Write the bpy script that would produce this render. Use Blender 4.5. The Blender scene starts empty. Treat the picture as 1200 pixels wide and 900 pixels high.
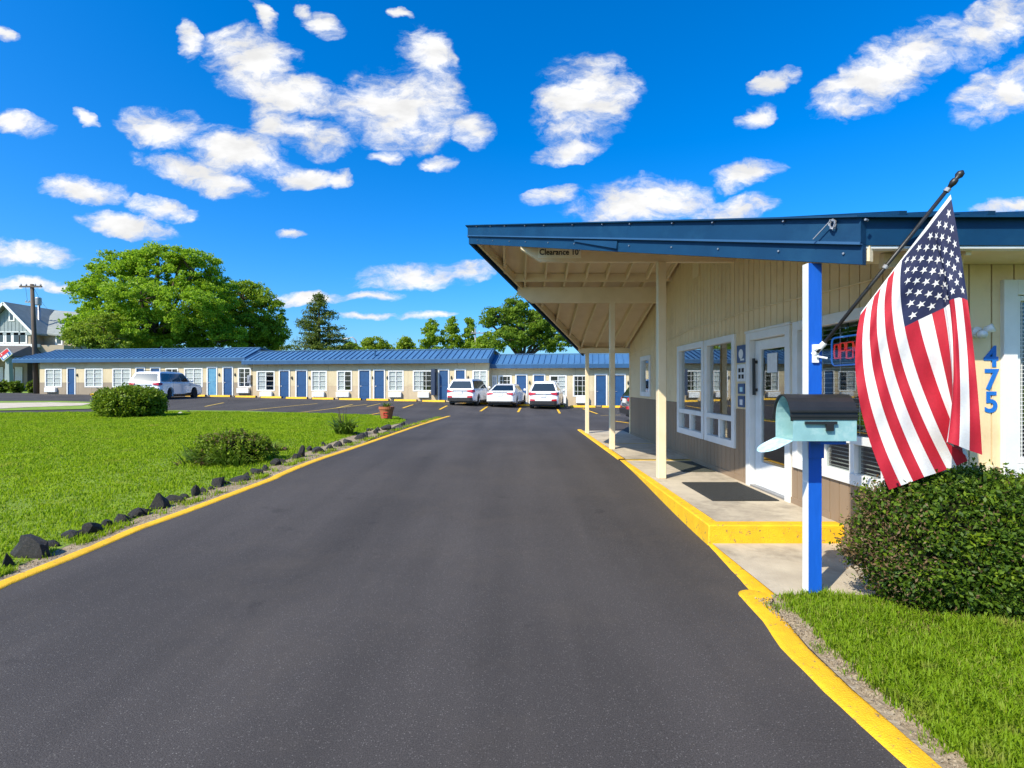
import bpy, bmesh, math, random
import numpy as np
from mathutils import Vector, Matrix
random.seed(7); RNG = np.random.default_rng(7)
S = bpy.context.scene; COL = S.collection
PI = math.pi; CAMZ = 1.6; F = 600.0

# ------------------------------------------------------------------ terrain
def ss(a, b, x):
    t = np.clip((np.asarray(x, float)-a)/(b-a), 0, 1); return t*t*(3-2*t)
_RX = [-400, -60, -40, -22, -15, -5, 2, 40, 400]; _RZ = [1.6, .95, .80, .66, .52, .36, .05, .05, .05]
_xx = np.linspace(-120, 60, 721); _rr = np.interp(_xx, _RX, _RZ)
_k = np.ones(17)/17; _rr = np.convolve(np.pad(_rr, 8, mode='edge'), _k, 'valid')
def ground(x, y):
    x = np.asarray(x, float); y = np.asarray(y, float)
    h1 = .2*ss(4.6, 9.6, y)*(1-ss(16, 27, y))
    r = np.interp(x, _xx, _rr)*ss(16, 35, y)
    return h1+r
def G(px, py, off=0.0):
    """point of the ground seen along a direction through the photo's pixel grid (used only to read positions off the photograph)"""
    z = 0.0; y = 10
    for _ in range(60):
        y = F*(CAMZ-z)/(py-450); x = (px-600)/F*y
        z = .5*z+.5*(float(ground(x, y))+off)
    return (x, y, z)
def A(px, py, y): return ((px-600)/F*y, y, CAMZ+(450-py)/F*y)

# ------------------------------------------------------------------ materials
MATS = {}
def _nt(name):
    m = bpy.data.materials.new(name); m.use_nodes = True; nt = m.node_tree
    b = nt.nodes['Principled BSDF']; return m, nt, b
def N(nt, t, **kw):
    n = nt.nodes.new(t)
    for k, v in kw.items(): setattr(n, k, v)
    return n
def pmat(name, c1, c2=None, scale=6, rough=.6, bump=0, bscale=40, metal=0, spec=.5, detail=6, lo=.35, hi=.65, stretch=(1,1,1), coat=0, c3=None, s3=1.5, p3=(.5, .72)):
    if name in MATS: return MATS[name]
    m, nt, b = _nt(name); L = nt.links.new
    tc = N(nt, 'ShaderNodeTexCoord'); mp = N(nt, 'ShaderNodeMapping'); mp.inputs['Scale'].default_value = stretch
    L(tc.outputs['Object'], mp.inputs['Vector'])
    b.inputs['Roughness'].default_value = rough; b.inputs['Metallic'].default_value = metal
    b.inputs['Specular IOR Level'].default_value = spec
    if coat: b.inputs['Coat Weight'].default_value = coat; b.inputs['Coat Roughness'].default_value = .04
    if c2 is None: c2 = tuple(v*.85 for v in c1)
    nz = N(nt, 'ShaderNodeTexNoise'); nz.inputs['Scale'].default_value = scale; nz.inputs['Detail'].default_value = detail; nz.inputs['Roughness'].default_value = .62
    L(mp.outputs[0], nz.inputs['Vector'])
    cr = N(nt, 'ShaderNodeValToRGB'); cr.color_ramp.elements[0].position = lo; cr.color_ramp.elements[1].position = hi
    cr.color_ramp.elements[0].color = (*c2, 1); cr.color_ramp.elements[1].color = (*c1, 1)
    L(nz.outputs['Fac'], cr.inputs['Fac']); out = cr.outputs['Color']
    if c3 is not None:
        n3 = N(nt, 'ShaderNodeTexNoise'); n3.inputs['Scale'].default_value = s3; n3.inputs['Detail'].default_value = 8; n3.inputs['Roughness'].default_value = .7
        L(tc.outputs['Object'], n3.inputs['Vector'])
        r3 = N(nt, 'ShaderNodeValToRGB'); r3.color_ramp.elements[0].position = p3[0]; r3.color_ramp.elements[1].position = p3[1]
        L(n3.outputs['Fac'], r3.inputs['Fac'])
        mx = N(nt, 'ShaderNodeMixRGB'); L(r3.outputs['Color'], mx.inputs['Fac']); L(out, mx.inputs['Color1']); mx.inputs['Color2'].default_value = (*c3, 1); out = mx.outputs['Color']
    L(out, b.inputs['Base Color'])
    if bump:
        bz = N(nt, 'ShaderNodeTexNoise'); bz.inputs['Scale'].default_value = bscale; bz.inputs['Detail'].default_value = 6
        L(mp.outputs[0], bz.inputs['Vector'])
        bp = N(nt, 'ShaderNodeBump'); bp.inputs['Strength'].default_value = bump; bp.inputs['Distance'].default_value = .02
        L(bz.outputs['Fac'], bp.inputs['Height']); L(bp.outputs[0], b.inputs['Normal'])
    MATS[name] = m; return m
def leafmat(name, cols, trans=.35, rough=.55, spec=.3, big=None, dry=None):
    m, nt, b = _nt(name); L = nt.links.new
    g = N(nt, 'ShaderNodeNewGeometry'); cr = N(nt, 'ShaderNodeValToRGB')
    e = cr.color_ramp.elements
    for i, c in enumerate(cols):
        if i < 2: e[i].position = i/(len(cols)-1); e[i].color = (*c, 1)
        else:
            q = e.new(i/(len(cols)-1)); q.color = (*c, 1)
    e[1].position = 1/(len(cols)-1)
    L(g.outputs['Random Per Island'], cr.inputs['Fac']); out = cr.outputs['Color']
    if big:
        tc = N(nt, 'ShaderNodeTexCoord'); nz = N(nt, 'ShaderNodeTexNoise'); nz.inputs['Scale'].default_value = big[0]; nz.inputs['Detail'].default_value = 5
        L(tc.outputs['Object'], nz.inputs['Vector']); r = N(nt, 'ShaderNodeValToRGB'); r.color_ramp.elements[0].position = .42; r.color_ramp.elements[1].position = .66
        L(nz.outputs['Fac'], r.inputs['Fac']); mx = N(nt, 'ShaderNodeMixRGB'); L(r.outputs['Color'], mx.inputs['Fac']); L(out, mx.inputs['Color1'])
        mx.inputs['Color2'].default_value = (*big[1], 1); out = mx.outputs['Color']
    if dry:
        nz = N(nt, 'ShaderNodeTexNoise'); nz.inputs['Scale'].default_value = dry[0]; nz.inputs['Detail'].default_value = 4; L(tc.outputs['Object'], nz.inputs['Vector'])
        r = N(nt, 'ShaderNodeValToRGB'); r.color_ramp.elements[0].position = .60; r.color_ramp.elements[1].position = .78; L(nz.outputs['Fac'], r.inputs['Fac'])
        mx = N(nt, 'ShaderNodeMixRGB'); L(r.outputs['Color'], mx.inputs['Fac']); L(out, mx.inputs['Color1']); mx.inputs['Color2'].default_value = (*dry[1], 1); out = mx.outputs['Color']
    L(out, b.inputs['Base Color']); b.inputs['Roughness'].default_value = rough; b.inputs['Specular IOR Level'].default_value = spec
    tr = N(nt, 'ShaderNodeBsdfTranslucent'); L(out, tr.inputs['Color'])
    mix = N(nt, 'ShaderNodeMixShader'); mix.inputs[0].default_value = trans
    L(b.outputs[0], mix.inputs[1]); L(tr.outputs[0], mix.inputs[2]); L(mix.outputs[0], nt.nodes['Material Output'].inputs['Surface'])
    MATS[name] = m; return m
def glassmat(name, tint, boost=1.0, ior=1.5):
    m, nt, b = _nt(name); L = nt.links.new; nt.nodes.remove(b)
    fr = N(nt, 'ShaderNodeFresnel'); gm = N(nt, 'ShaderNodeNewGeometry'); mrg = N(nt, 'ShaderNodeMapRange'); mrg.inputs['To Min'].default_value = ior; mrg.inputs['To Max'].default_value = 1/ior
    L(gm.outputs['Backfacing'], mrg.inputs['Value']); L(mrg.outputs[0], fr.inputs['IOR'])
    mu = N(nt, 'ShaderNodeMath', operation='MULTIPLY'); mu.use_clamp = True; mu.inputs[1].default_value = boost; L(fr.outputs[0], mu.inputs[0])
    tr = N(nt, 'ShaderNodeBsdfTransparent'); tr.inputs['Color'].default_value = (*tint, 1)
    gl = N(nt, 'ShaderNodeBsdfGlossy'); gl.inputs['Roughness'].default_value = .01; gl.inputs['Color'].default_value = (1, 1, 1, 1)
    mix = N(nt, 'ShaderNodeMixShader'); L(mu.outputs[0], mix.inputs[0]); L(tr.outputs[0], mix.inputs[1]); L(gl.outputs[0], mix.inputs[2])
    L(mix.outputs[0], nt.nodes['Material Output'].inputs['Surface']); MATS[name] = m; return m
def emitmat(name, c, s, base=(.2, .05, .05)):
    m, nt, b = _nt(name); b.inputs['Base Color'].default_value = (*base, 1); b.inputs['Emission Color'].default_value = (*c, 1); b.inputs['Emission Strength'].default_value = s
    MATS[name] = m; return m

def asphaltmat():
    m, nt, b = _nt('asphalt'); L = nt.links.new
    tc = N(nt, 'ShaderNodeTexCoord')
    big = N(nt, 'ShaderNodeTexNoise'); big.inputs['Scale'].default_value = .35; big.inputs['Detail'].default_value = 7; L(tc.outputs['Object'], big.inputs['Vector'])
    cr = N(nt, 'ShaderNodeValToRGB'); cr.color_ramp.elements[0].position = .3; cr.color_ramp.elements[1].position = .72
    cr.color_ramp.elements[0].color = (.041, .0358, .0335, 1); cr.color_ramp.elements[1].color = (.064, .056, .052, 1); L(big.outputs['Fac'], cr.inputs['Fac'])
    # aggregate stones
    v = N(nt, 'ShaderNodeTexVoronoi'); v.inputs['Scale'].default_value = 130; L(tc.outputs['Object'], v.inputs['Vector'])
    sp = N(nt, 'ShaderNodeSeparateColor'); L(v.outputs['Color'], sp.inputs[0])
    r1 = N(nt, 'ShaderNodeValToRGB'); r1.color_ramp.elements[0].position = .78; r1.color_ramp.elements[1].position = 1.0; L(sp.outputs[0], r1.inputs['Fac'])
    r2 = N(nt, 'ShaderNodeValToRGB'); r2.color_ramp.elements[0].position = .25; r2.color_ramp.elements[1].position = .5
    r2.color_ramp.elements[0].color = (1, 1, 1, 1); r2.color_ramp.elements[1].color = (0, 0, 0, 1); L(v.outputs['Distance'], r2.inputs['Fac'])
    mu = N(nt, 'ShaderNodeMath', operation='MULTIPLY'); L(r1.outputs['Color'], mu.inputs[0]); L(r2.outputs['Color'], mu.inputs[1])
    mx = N(nt, 'ShaderNodeMixRGB'); L(mu.outputs[0], mx.inputs['Fac']); L(cr.outputs['Color'], mx.inputs['Color1']); mx.inputs['Color2'].default_value = (.15, .138, .126, 1)
    fine = N(nt, 'ShaderNodeTexNoise'); fine.inputs['Scale'].default_value = 160; fine.inputs['Detail'].default_value = 3; L(tc.outputs['Object'], fine.inputs['Vector'])
    fr = N(nt, 'ShaderNodeMapRange'); fr.inputs['From Min'].default_value = .3; fr.inputs['From Max'].default_value = .7; fr.inputs['To Min'].default_value = .55; fr.inputs['To Max'].default_value = 1.45; L(fine.outputs['Fac'], fr.inputs['Value'])
    m2 = N(nt, 'ShaderNodeVectorMath', operation='SCALE'); L(mx.outputs['Color'], m2.inputs[0]); L(fr.outputs[0], m2.inputs['Scale'])
    # long worn streaks along the drive
    mp = N(nt, 'ShaderNodeMapping'); mp.inputs['Scale'].default_value = (1.6, .12, 1); L(tc.outputs['Object'], mp.inputs['Vector'])
    st = N(nt, 'ShaderNodeTexNoise'); st.inputs['Scale'].default_value = 1; st.inputs['Detail'].default_value = 5; L(mp.outputs[0], st.inputs['Vector'])
    sr = N(nt, 'ShaderNodeMapRange'); sr.inputs['From Min'].default_value = .3; sr.inputs['From Max'].default_value = .7; sr.inputs['To Min'].default_value = .80; sr.inputs['To Max'].default_value = 1.2; L(st.outputs['Fac'], sr.inputs['Value'])
    m3 = N(nt, 'ShaderNodeVectorMath', operation='SCALE'); L(m2.outputs[0], m3.inputs[0]); L(sr.outputs[0], m3.inputs['Scale'])
    # hairline cracks
    vc = N(nt, 'ShaderNodeTexVoronoi', feature='DISTANCE_TO_EDGE'); vc.inputs['Scale'].default_value = .22
    wn = N(nt, 'ShaderNodeTexNoise'); wn.inputs['Scale'].default_value = 1.5; wn.inputs['Detail'].default_value = 6; L(tc.outputs['Object'], wn.inputs['Vector'])
    wa = N(nt, 'ShaderNodeMixRGB', blend_type='ADD'); wa.inputs['Fac'].default_value = 1.1; L(tc.outputs['Object'], wa.inputs['Color1']); L(wn.outputs['Color'], wa.inputs['Color2']); L(wa.outputs[0], vc.inputs['Vector'])
    ck = N(nt, 'ShaderNodeMapRange'); ck.inputs['From Min'].default_value = 0; ck.inputs['From Max'].default_value = .0022; ck.inputs['To Min'].default_value = .86; ck.inputs['To Max'].default_value = 1; L(vc.outputs['Distance'], ck.inputs['Value'])
    m4 = N(nt, 'ShaderNodeVectorMath', operation='SCALE'); L(m3.outputs[0], m4.inputs[0]); L(ck.outputs[0], m4.inputs['Scale'])
    on = N(nt, 'ShaderNodeTexNoise'); on.inputs['Scale'].default_value = 2.3; on.inputs['Detail'].default_value = 4; L(tc.outputs['Object'], on.inputs['Vector'])
    orr = N(nt, 'ShaderNodeMapRange'); orr.inputs['From Min'].default_value = .66; orr.inputs['From Max'].default_value = .74; orr.inputs['To Min'].default_value = 1; orr.inputs['To Max'].default_value = .72; L(on.outputs['Fac'], orr.inputs['Value'])
    m5 = N(nt, 'ShaderNodeVectorMath', operation='SCALE'); L(m4.outputs[0], m5.inputs[0]); L(orr.outputs[0], m5.inputs['Scale'])
    dn = N(nt, 'ShaderNodeTexNoise'); dn.inputs['Scale'].default_value = .8; dn.inputs['Detail'].default_value = 7; dn.inputs['Roughness'].default_value = .7; L(tc.outputs['Object'], dn.inputs['Vector'])
    dr_ = N(nt, 'ShaderNodeMapRange'); dr_.inputs['From Min'].default_value = .5; dr_.inputs['From Max'].default_value = .75; dr_.inputs['To Min'].default_value = 0; dr_.inputs['To Max'].default_value = .35; L(dn.outputs['Fac'], dr_.inputs['Value'])
    m6 = N(nt, 'ShaderNodeMixRGB'); L(dr_.outputs[0], m6.inputs['Fac']); L(m5.outputs[0], m6.inputs['Color1']); m6.inputs['Color2'].default_value = (.095, .078, .062, 1)
    L(m6.outputs[0], b.inputs['Base Color']); b.inputs['Roughness'].default_value = .85; b.inputs['Specular IOR Level'].default_value = .3
    bp = N(nt, 'ShaderNodeBump'); bp.inputs['Strength'].default_value = .55; bp.inputs['Distance'].default_value = .006; L(fine.outputs['Fac'], bp.inputs['Height']); L(bp.outputs[0], b.inputs['Normal'])
    MATS['asphalt'] = m
asphaltmat()
pmat('concrete', (.50, .43, .32), (.38, .32, .24), 2.2, .85, .25, 60, c3=(.20, .17, .13), s3=1.3)  # stain blotches also stand in for shadow patches on the slab
pmat('yellow_paint', (.84, .47, .006), (.70, .38, .006), 7, .7, .5, 110, c3=(.22, .15, .07), s3=22, p3=(.595, .64))
pmat('faded_yellow', (.62, .40, .05), (.35, .26, .09), 9, .7, .2, 80, lo=.3, hi=.6)
pmat('tan_siding', (.78, .61, .36), (.72, .55, .315), 1.6, .7, .12, 60, stretch=(1, 1, .3), c3=(.58, .42, .23), s3=2.2, p3=(.52, .8))
pmat('tan_wood', (.80, .66, .44), (.74, .60, .38), 3, .7, .15, 30)
pmat('brown_siding', (.285, .20, .125), (.24, .165, .10), 1.6, .75, .12, 60, stretch=(1, 1, .3))
pmat('motel_wall', (.58, .485, .31), (.52, .43, .265), .9, .8, .1, 40, c3=(.42, .32, .19), s3=1.1, p3=(.52, .8))
pmat('motel_lower', (.30, .24, .17), (.25, .20, .14), .9, .8, .1, 40)
pmat('motel_lower_tan', (.52, .41, .26), (.44, .34, .22), 1.2, .8, .1, 40)
pmat('white_paint', (.74, .74, .72), (.67, .67, .64), 4, .5, .06, 50)
pmat('white_metal', (.78, .78, .77), (.70, .70, .68), 6, .4)
pmat('blue_metal', (.004, .042, .105), (.003, .034, .088), 2.5, .55, .08, 12, spec=.22, c3=(.008, .054, .12), s3=2)
pmat('roof_blue', (.06, .155, .295), (.046, .12, .24), .8, .45, .05, 8, spec=.5, stretch=(1, .3, 1))
pmat('fascia_blue', (.022, .085, .19), (.018, .07, .155), 1.5, .5)
pmat('post_blue', (.004, .10, .52), (.003, .085, .44), 5, .5, .15, 40, stretch=(1, 1, .25))
pmat('door_blue', (.012, .068, .19), (.009, .055, .155), 3, .5)
pmat('door_sun_sheen', (.12, .30, .42), (.07, .22, .36), 3, .35)  # blue door paint made paler, the sun's reflection put into its colour
pmat('number_blue', (.008, .15, .56), None, 3, .45)
pmat('black_metal', (.018, .018, .018), (.012, .012, .012), 6, .45, .1, 30)
pmat('black_rubber', (.012, .012, .012), (.02, .02, .02), 30, .9, .4, 200)
pmat('mat_black', (.014, .015, .014), (.028, .028, .026), 40, .95, .6, 150)
pmat('mat_green', (.05, .055, .04), (.035, .04, .03), 30, .95, .5, 150)
pmat('turquoise', (.25, .45, .46), (.20, .38, .39), 8, .6, .05, 30, c3=(.36, .52, .52), s3=12)
pmat('turquoise_faded', (.55, .72, .80), (.28, .58, .62), 14, .55, c3=(.75, .8, .88), s3=10)
pmat('grey_metal', (.35, .35, .36), None, 5, .45, metal=.6)
pmat('dirt', (.33, .25, .15), (.19, .14, .085), 9, .95, .8, 40, c3=(.42, .36, .26), s3=20)
pmat('soil_green', (.17, .25, .012), (.12, .18, .012), 4, .95, .4, 30)
pmat('far_grass', (.19, .29, .016), (.14, .22, .014), 1.2, .95, .3, 20)
pmat('gravel_chip', (.34, .27, .18), (.22, .17, .11), 30, .95)
pmat('gravel', (.52, .45, .35), (.42, .35, .26), 3, .95, .5, 60)
pmat('lava', (.040, .035, .032), (.016, .0145, .014), 14, .7, 1.0, 45, c3=(.14, .115, .09), s3=9, p3=(.52, .8))
pmat('brown_stone', (.20, .12, .08), (.12, .08, .06), 9, .85, .6, 40)
pmat('pale_stone', (.5, .46, .42), (.35, .32, .3), 9, .85, .6, 40)
pmat('bark', (.13, .09, .06), (.07, .05, .035), 5, .95, .8, 20, stretch=(1, 1, .2))
pmat('pole_wood', (.13, .095, .07), (.08, .06, .045), 8, .9, .3, 30, stretch=(1, 1, .1))
pmat('red_cloth', (.41, .005, .022), (.36, .005, .018), 60, .75, .12, 300)
pmat('white_cloth', (.66, .65, .64), (.61, .60, .60), 60, .75, .12, 300)
pmat('navy_cloth', (.008, .014, .06), (.006, .011, .048), 60, .75, .12, 300)
pmat('car_white', (.80, .80, .80), (.78, .78, .78), 2, .25, coat=1)
pmat('car_dark', (.03, .03, .035), None, 2, .25, coat=1)
pmat('car_trim', (.02, .02, .022), None, 5, .55)
pmat('car_glass', (.012, .02, .026), (.01, .016, .02), 2, .04, spec=.8)
pmat('taillight', (.45, .008, .012), (.36, .006, .01), 6, .12, spec=.7)
pmat('rim', (.42, .42, .43), None, 5, .3, metal=.8)
pmat('terracotta', (.40, .12, .045), (.30, .09, .035), 6, .8, .15, 30)
pmat('red_paint', (.55, .02, .02), None, 6, .6)
pmat('navy_panel', (.02, .035, .075), None, 4, .5)
pmat('curtain', (.62, .60, .56), (.52, .50, .47), 3, .9, stretch=(6, 6, .4))
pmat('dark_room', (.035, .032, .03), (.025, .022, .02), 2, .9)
pmat('blind', (.48, .46, .42), None, 4, .7)
pmat('paper', (.72, .72, .70), (.62, .62, .62), 20, .7)
pmat('sign_navy', (.02, .06, .16), (.05, .11, .24), 14, .5)
pmat('sign_cream', (.90, .83, .64), (.86, .78, .58), 6, .7)
pmat('ink', (.01, .01, .01), None, 4, .7)
pmat('house_green', (.27, .315, .325), (.23, .275, .285), 2, .85)
pmat('house_tan', (.38, .31, .23), (.33, .27, .2), 2, .85)
pmat('house_roof', (.27, .29, .275), (.21, .23, .22), 1.5, .9, .3, 12)
pmat('porch_roof', (.11, .10, .095), (.085, .08, .075), 1.5, .9, .3, 12)
pmat('sign_red', (.62, .02, .03), None, 3, .45)
pmat('sign_blue', (.02, .13, .42), None, 3, .45)
pmat('wire', (.03, .03, .03), None, 3, .6)
pmat('straw', (.40, .30, .14), (.28, .2, .1), 9, .9)
glassmat('window_glass', (.86, .9, .9), 1.9, 1.5)
glassmat('motel_glass', (.9, .93, .94), 1.0, 1.45)
emitmat('neon_red', (1, .05, .04), .42); emitmat('neon_blue', (.04, .25, 1), .4, (.02, .05, .2))
leafmat('maple_leaf', [(.165, .29, .012), (.27, .43, .018), (.37, .54, .03), (.21, .35, .014)], .52)
leafmat('maple_dark', [(.16, .26, .014), (.25, .37, .02), (.34, .47, .03)], .5)
leafmat('oak_leaf', [(.11, .20, .016), (.19, .30, .022), (.27, .39, .03)], .5)
leafmat('pale_leaf', [(.20, .29, .016), (.28, .38, .022), (.24, .33, .03)], .42)
leafmat('needle', [(.07, .11, .012), (.125, .175, .018), (.17, .22, .025)], .35)
leafmat('box_leaf', [(.020, .050, .005), (.06, .12, .007), (.125, .205, .012), (.038, .08, .006)], .35, .55, .3)
leafmat('bush_leaf', [(.08, .14, .006), (.17, .25, .01), (.25, .34, .018)], .4)
leafmat('dry_leaf', [(.13, .075, .03), (.20, .13, .07), (.09, .055, .03), (.26, .18, .11)], .2, .8, .1)
leafmat('strap_leaf', [(.07, .13, .012), (.13, .21, .016), (.17, .25, .03)], .35)
leafmat('grass_blade', [(.175, .29, .006), (.25, .38, .008), (.33, .47, .014), (.21, .34, .006), (.40, .42, .06)], .5, .6, .15, big=(.9, (.31, .43, .012)), dry=(2.2, (.36, .37, .05)))
leafmat('grass_near', [(.13, .24, .006), (.205, .34, .008), (.29, .43, .014), (.16, .28, .006), (.40, .38, .09)], .5, .55, .2, big=(2.5, (.22, .34, .012)), dry=(5, (.34, .33, .07)))

# ------------------------------------------------------------------ mesh helpers
def rootof(o):
    while o.parent: o = o.parent
    return o
class MB:
    def __init__(s): s.v = []; s.f = []; s.m = []
    def add(s, verts, faces, mi=0):
        b = len(s.v); s.v += [tuple(map(float, v)) for v in verts]; s.f += [tuple(i+b for i in f) for f in faces]; s.m += [mi]*len(faces); return s
    def box(s, a, b, mi=0):
        x0, x1 = sorted((a[0], b[0])); y0, y1 = sorted((a[1], b[1])); z0, z1 = sorted((a[2], b[2]))
        return s.add([(x0,y0,z0),(x1,y0,z0),(x1,y1,z0),(x0,y1,z0),(x0,y0,z1),(x1,y0,z1),(x1,y1,z1),(x0,y1,z1)],
                     [(0,3,2,1),(4,5,6,7),(0,1,5,4),(1,2,6,5),(2,3,7,6),(3,0,4,7)], mi)
    def hexa(s, bot, top, mi=0):
        n = len(bot); f = [tuple(range(n-1, -1, -1)), tuple(range(n, 2*n))]
        f += [(i, (i+1) % n, n+(i+1) % n, n+i) for i in range(n)]
        return s.add(list(bot)+list(top), f, mi)
    def beam(s, p, q, w, h, up=(0,0,1), mi=0):
        p, q = Vector(p), Vector(q); d = (q-p).normalized(); u = Vector(up); r = d.cross(u).normalized(); u = r.cross(d).normalized()
        c = [(-w/2,-h/2),(w/2,-h/2),(w/2,h/2),(-w/2,h/2)]
        return s.add([p+r*a+u*b for a, b in c]+[q+r*a+u*b for a, b in c], [(3,2,1,0),(4,5,6,7),(0,1,5,4),(1,2,6,5),(2,3,7,6),(3,0,4,7)], mi)
    def tube(s, pts, r, seg=8, mi=0, caps=True):
        pts = [Vector(p) for p in pts]; rs = r if isinstance(r, (list, tuple)) else [r]*len(pts)
        rings = []; n0 = None
        for i, p in enumerate(pts):
            d = (pts[min(i+1, len(pts)-1)]-pts[max(i-1, 0)]).normalized()
            if n0 is None: n0 = d.orthogonal().normalized()
            n0 = (n0-d*n0.dot(d)).normalized() if (n0-d*n0.dot(d)).length > 1e-6 else d.orthogonal().normalized()
            b = d.cross(n0); rings.append([p+(n0*math.cos(2*PI*k/seg)+b*math.sin(2*PI*k/seg))*rs[i] for k in range(seg)])
        vs = [v for rg in rings for v in rg]; fs = []
        for i in range(len(rings)-1):
            for k in range(seg): fs.append((i*seg+k, i*seg+(k+1) % seg, (i+1)*seg+(k+1) % seg, (i+1)*seg+k))
        if caps: fs += [tuple(range(seg-1, -1, -1)), tuple((len(rings)-1)*seg+k for k in range(seg))]
        return s.add(vs, fs, mi)
    def lathe(s, prof, c=(0,0,0), seg=24, mi=0, axis='z'):
        vs = []
        for r, z in prof:
            for k in range(seg):
                a = 2*PI*k/seg; x, y = r*math.cos(a), r*math.sin(a)
                vs.append((c[0]+x, c[1]+y, c[2]+z) if axis == 'z' else ((c[0]+x, c[1]+z, c[2]+y) if axis == 'y' else (c[0]+z, c[1]+x, c[2]+y)))
        fs = [(i*seg+k, i*seg+(k+1) % seg, (i+1)*seg+(k+1) % seg, (i+1)*seg+k) for i in range(len(prof)-1) for k in range(seg)]
        if prof[0][0] > 1e-5: fs.append(tuple(range(seg)))
        if prof[-1][0] > 1e-5: fs.append(tuple((len(prof)-1)*seg+k for k in range(seg)))
        return s.add(vs, fs, mi)
    def build(s, name, mats, parent=None, smooth=False, bevel=0, world=True, fixn=False):
        me = bpy.data.meshes.new(name)
        off = Vector((0,0,0))
        if parent is not None and world: off = rootof(parent).location
        me.from_pydata([(v[0]-off[0], v[1]-off[1], v[2]-off[2]) for v in s.v], [], s.f)
        if isinstance(mats, str): mats = [mats]
        for m in mats: me.materials.append(MATS[m])
        me.polygons.foreach_set('material_index', s.m)
        if fixn or bevel:
            bm = bmesh.new(); bm.from_mesh(me)
            if bevel:
                bmesh.ops.bevel(bm, geom=[e for e in bm.edges], offset=bevel, segments=1, affect='EDGES', clamp_overlap=True)
            bmesh.ops.recalc_face_normals(bm, faces=bm.faces); bm.to_mesh(me); bm.free()
        if smooth: me.polygons.foreach_set('use_smooth', [True]*len(me.polygons))
        me.update()
        o = bpy.data.objects.new(name, me); COL.objects.link(o)
        if parent is not None: o.parent = parent
        return o
def npmesh(name, V, Fq, mats, parent=None, mi=None, smooth=False):
    """quads (n,4) or list of arrays; V (n,3) in world coordinates"""
    V = np.asarray(V, np.float32)
    if parent is not None: V = V-np.array(rootof(parent).location, np.float32)
    arrs = Fq if isinstance(Fq, list) else [Fq]
    loops = np.concatenate([a.ravel() for a in arrs]).astype(np.int32); tot = np.concatenate([np.full(len(a), a.shape[1], np.int32) for a in arrs])
    st = np.concatenate([[0], np.cumsum(tot)[:-1]]).astype(np.int32)
    me = bpy.data.meshes.new(name); me.vertices.add(len(V)); me.vertices.foreach_set('co', V.ravel())
    me.loops.add(len(loops)); me.loops.foreach_set('vertex_index', loops); me.polygons.add(len(tot)); me.polygons.foreach_set('loop_start', st); me.polygons.foreach_set('loop_total', tot)
    for m in ([mats] if isinstance(mats, str) else mats): me.materials.append(MATS[m])
    if mi is not None: me.polygons.foreach_set('material_index', mi.astype(np.int32))
    if smooth: me.polygons.foreach_set('use_smooth', np.ones(len(tot), bool))
    me.update(calc_edges=True); me.validate()
    o = bpy.data.objects.new(name, me); COL.objects.link(o)
    if parent is not None: o.parent = parent
    return o
def tag(o, label, cat=None, group=None):
    o['label'] = label
    if cat: o['category'] = cat
    if group: o['group'] = group
    return o
def thing(name, label, cat, loc=(0,0,0), group=None):
    o = bpy.data.objects.new(name, None); COL.objects.link(o); o.location = loc; o.empty_display_size = .2
    return tag(o, label, cat, group)
def struct(o, kind='structure'): o['kind'] = kind; return o
def single(name, mb, mats, label, cat, loc, group=None, **kw):
    """a thing that is one mesh, origin at loc"""
    o = mb.build(name, mats, **kw)
    M = Matrix.Translation(-Vector(loc)); o.data.transform(M); o.location = loc
    return tag(o, label, cat, group)
def dup(root, **over):
    r = root.copy(); COL.objects.link(r)
    for ch in list(root.children):
        c = ch.copy(); COL.objects.link(c); c.parent = r
        for g in list(ch.children):
            d = g.copy(); COL.objects.link(d); d.parent = c
    return r
def text_mb(txt, size, xform, extrude=.004, bold=0.0, mi=0, mb=None, spacing=1.0, sx=1.0):
    cu = bpy.data.curves.new('t', 'FONT'); cu.body = txt; cu.size = size; cu.extrude = extrude; cu.offset = bold; cu.align_x = 'CENTER'; cu.align_y = 'CENTER'; cu.space_character = spacing; cu.resolution_u = 4
    ob = bpy.data.objects.new('t', cu); COL.objects.link(ob); bpy.context.view_layer.update()
    me = bpy.data.meshes.new_from_object(ob.evaluated_get(bpy.context.evaluated_depsgraph_get()))
    mb = mb or MB(); mb.add([xform((v.co.x*sx, v.co.y, v.co.z)) for v in me.vertices], [tuple(p.vertices) for p in me.polygons], mi)
    bpy.data.objects.remove(ob); bpy.data.curves.remove(cu); bpy.data.meshes.remove(me); return mb

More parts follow.
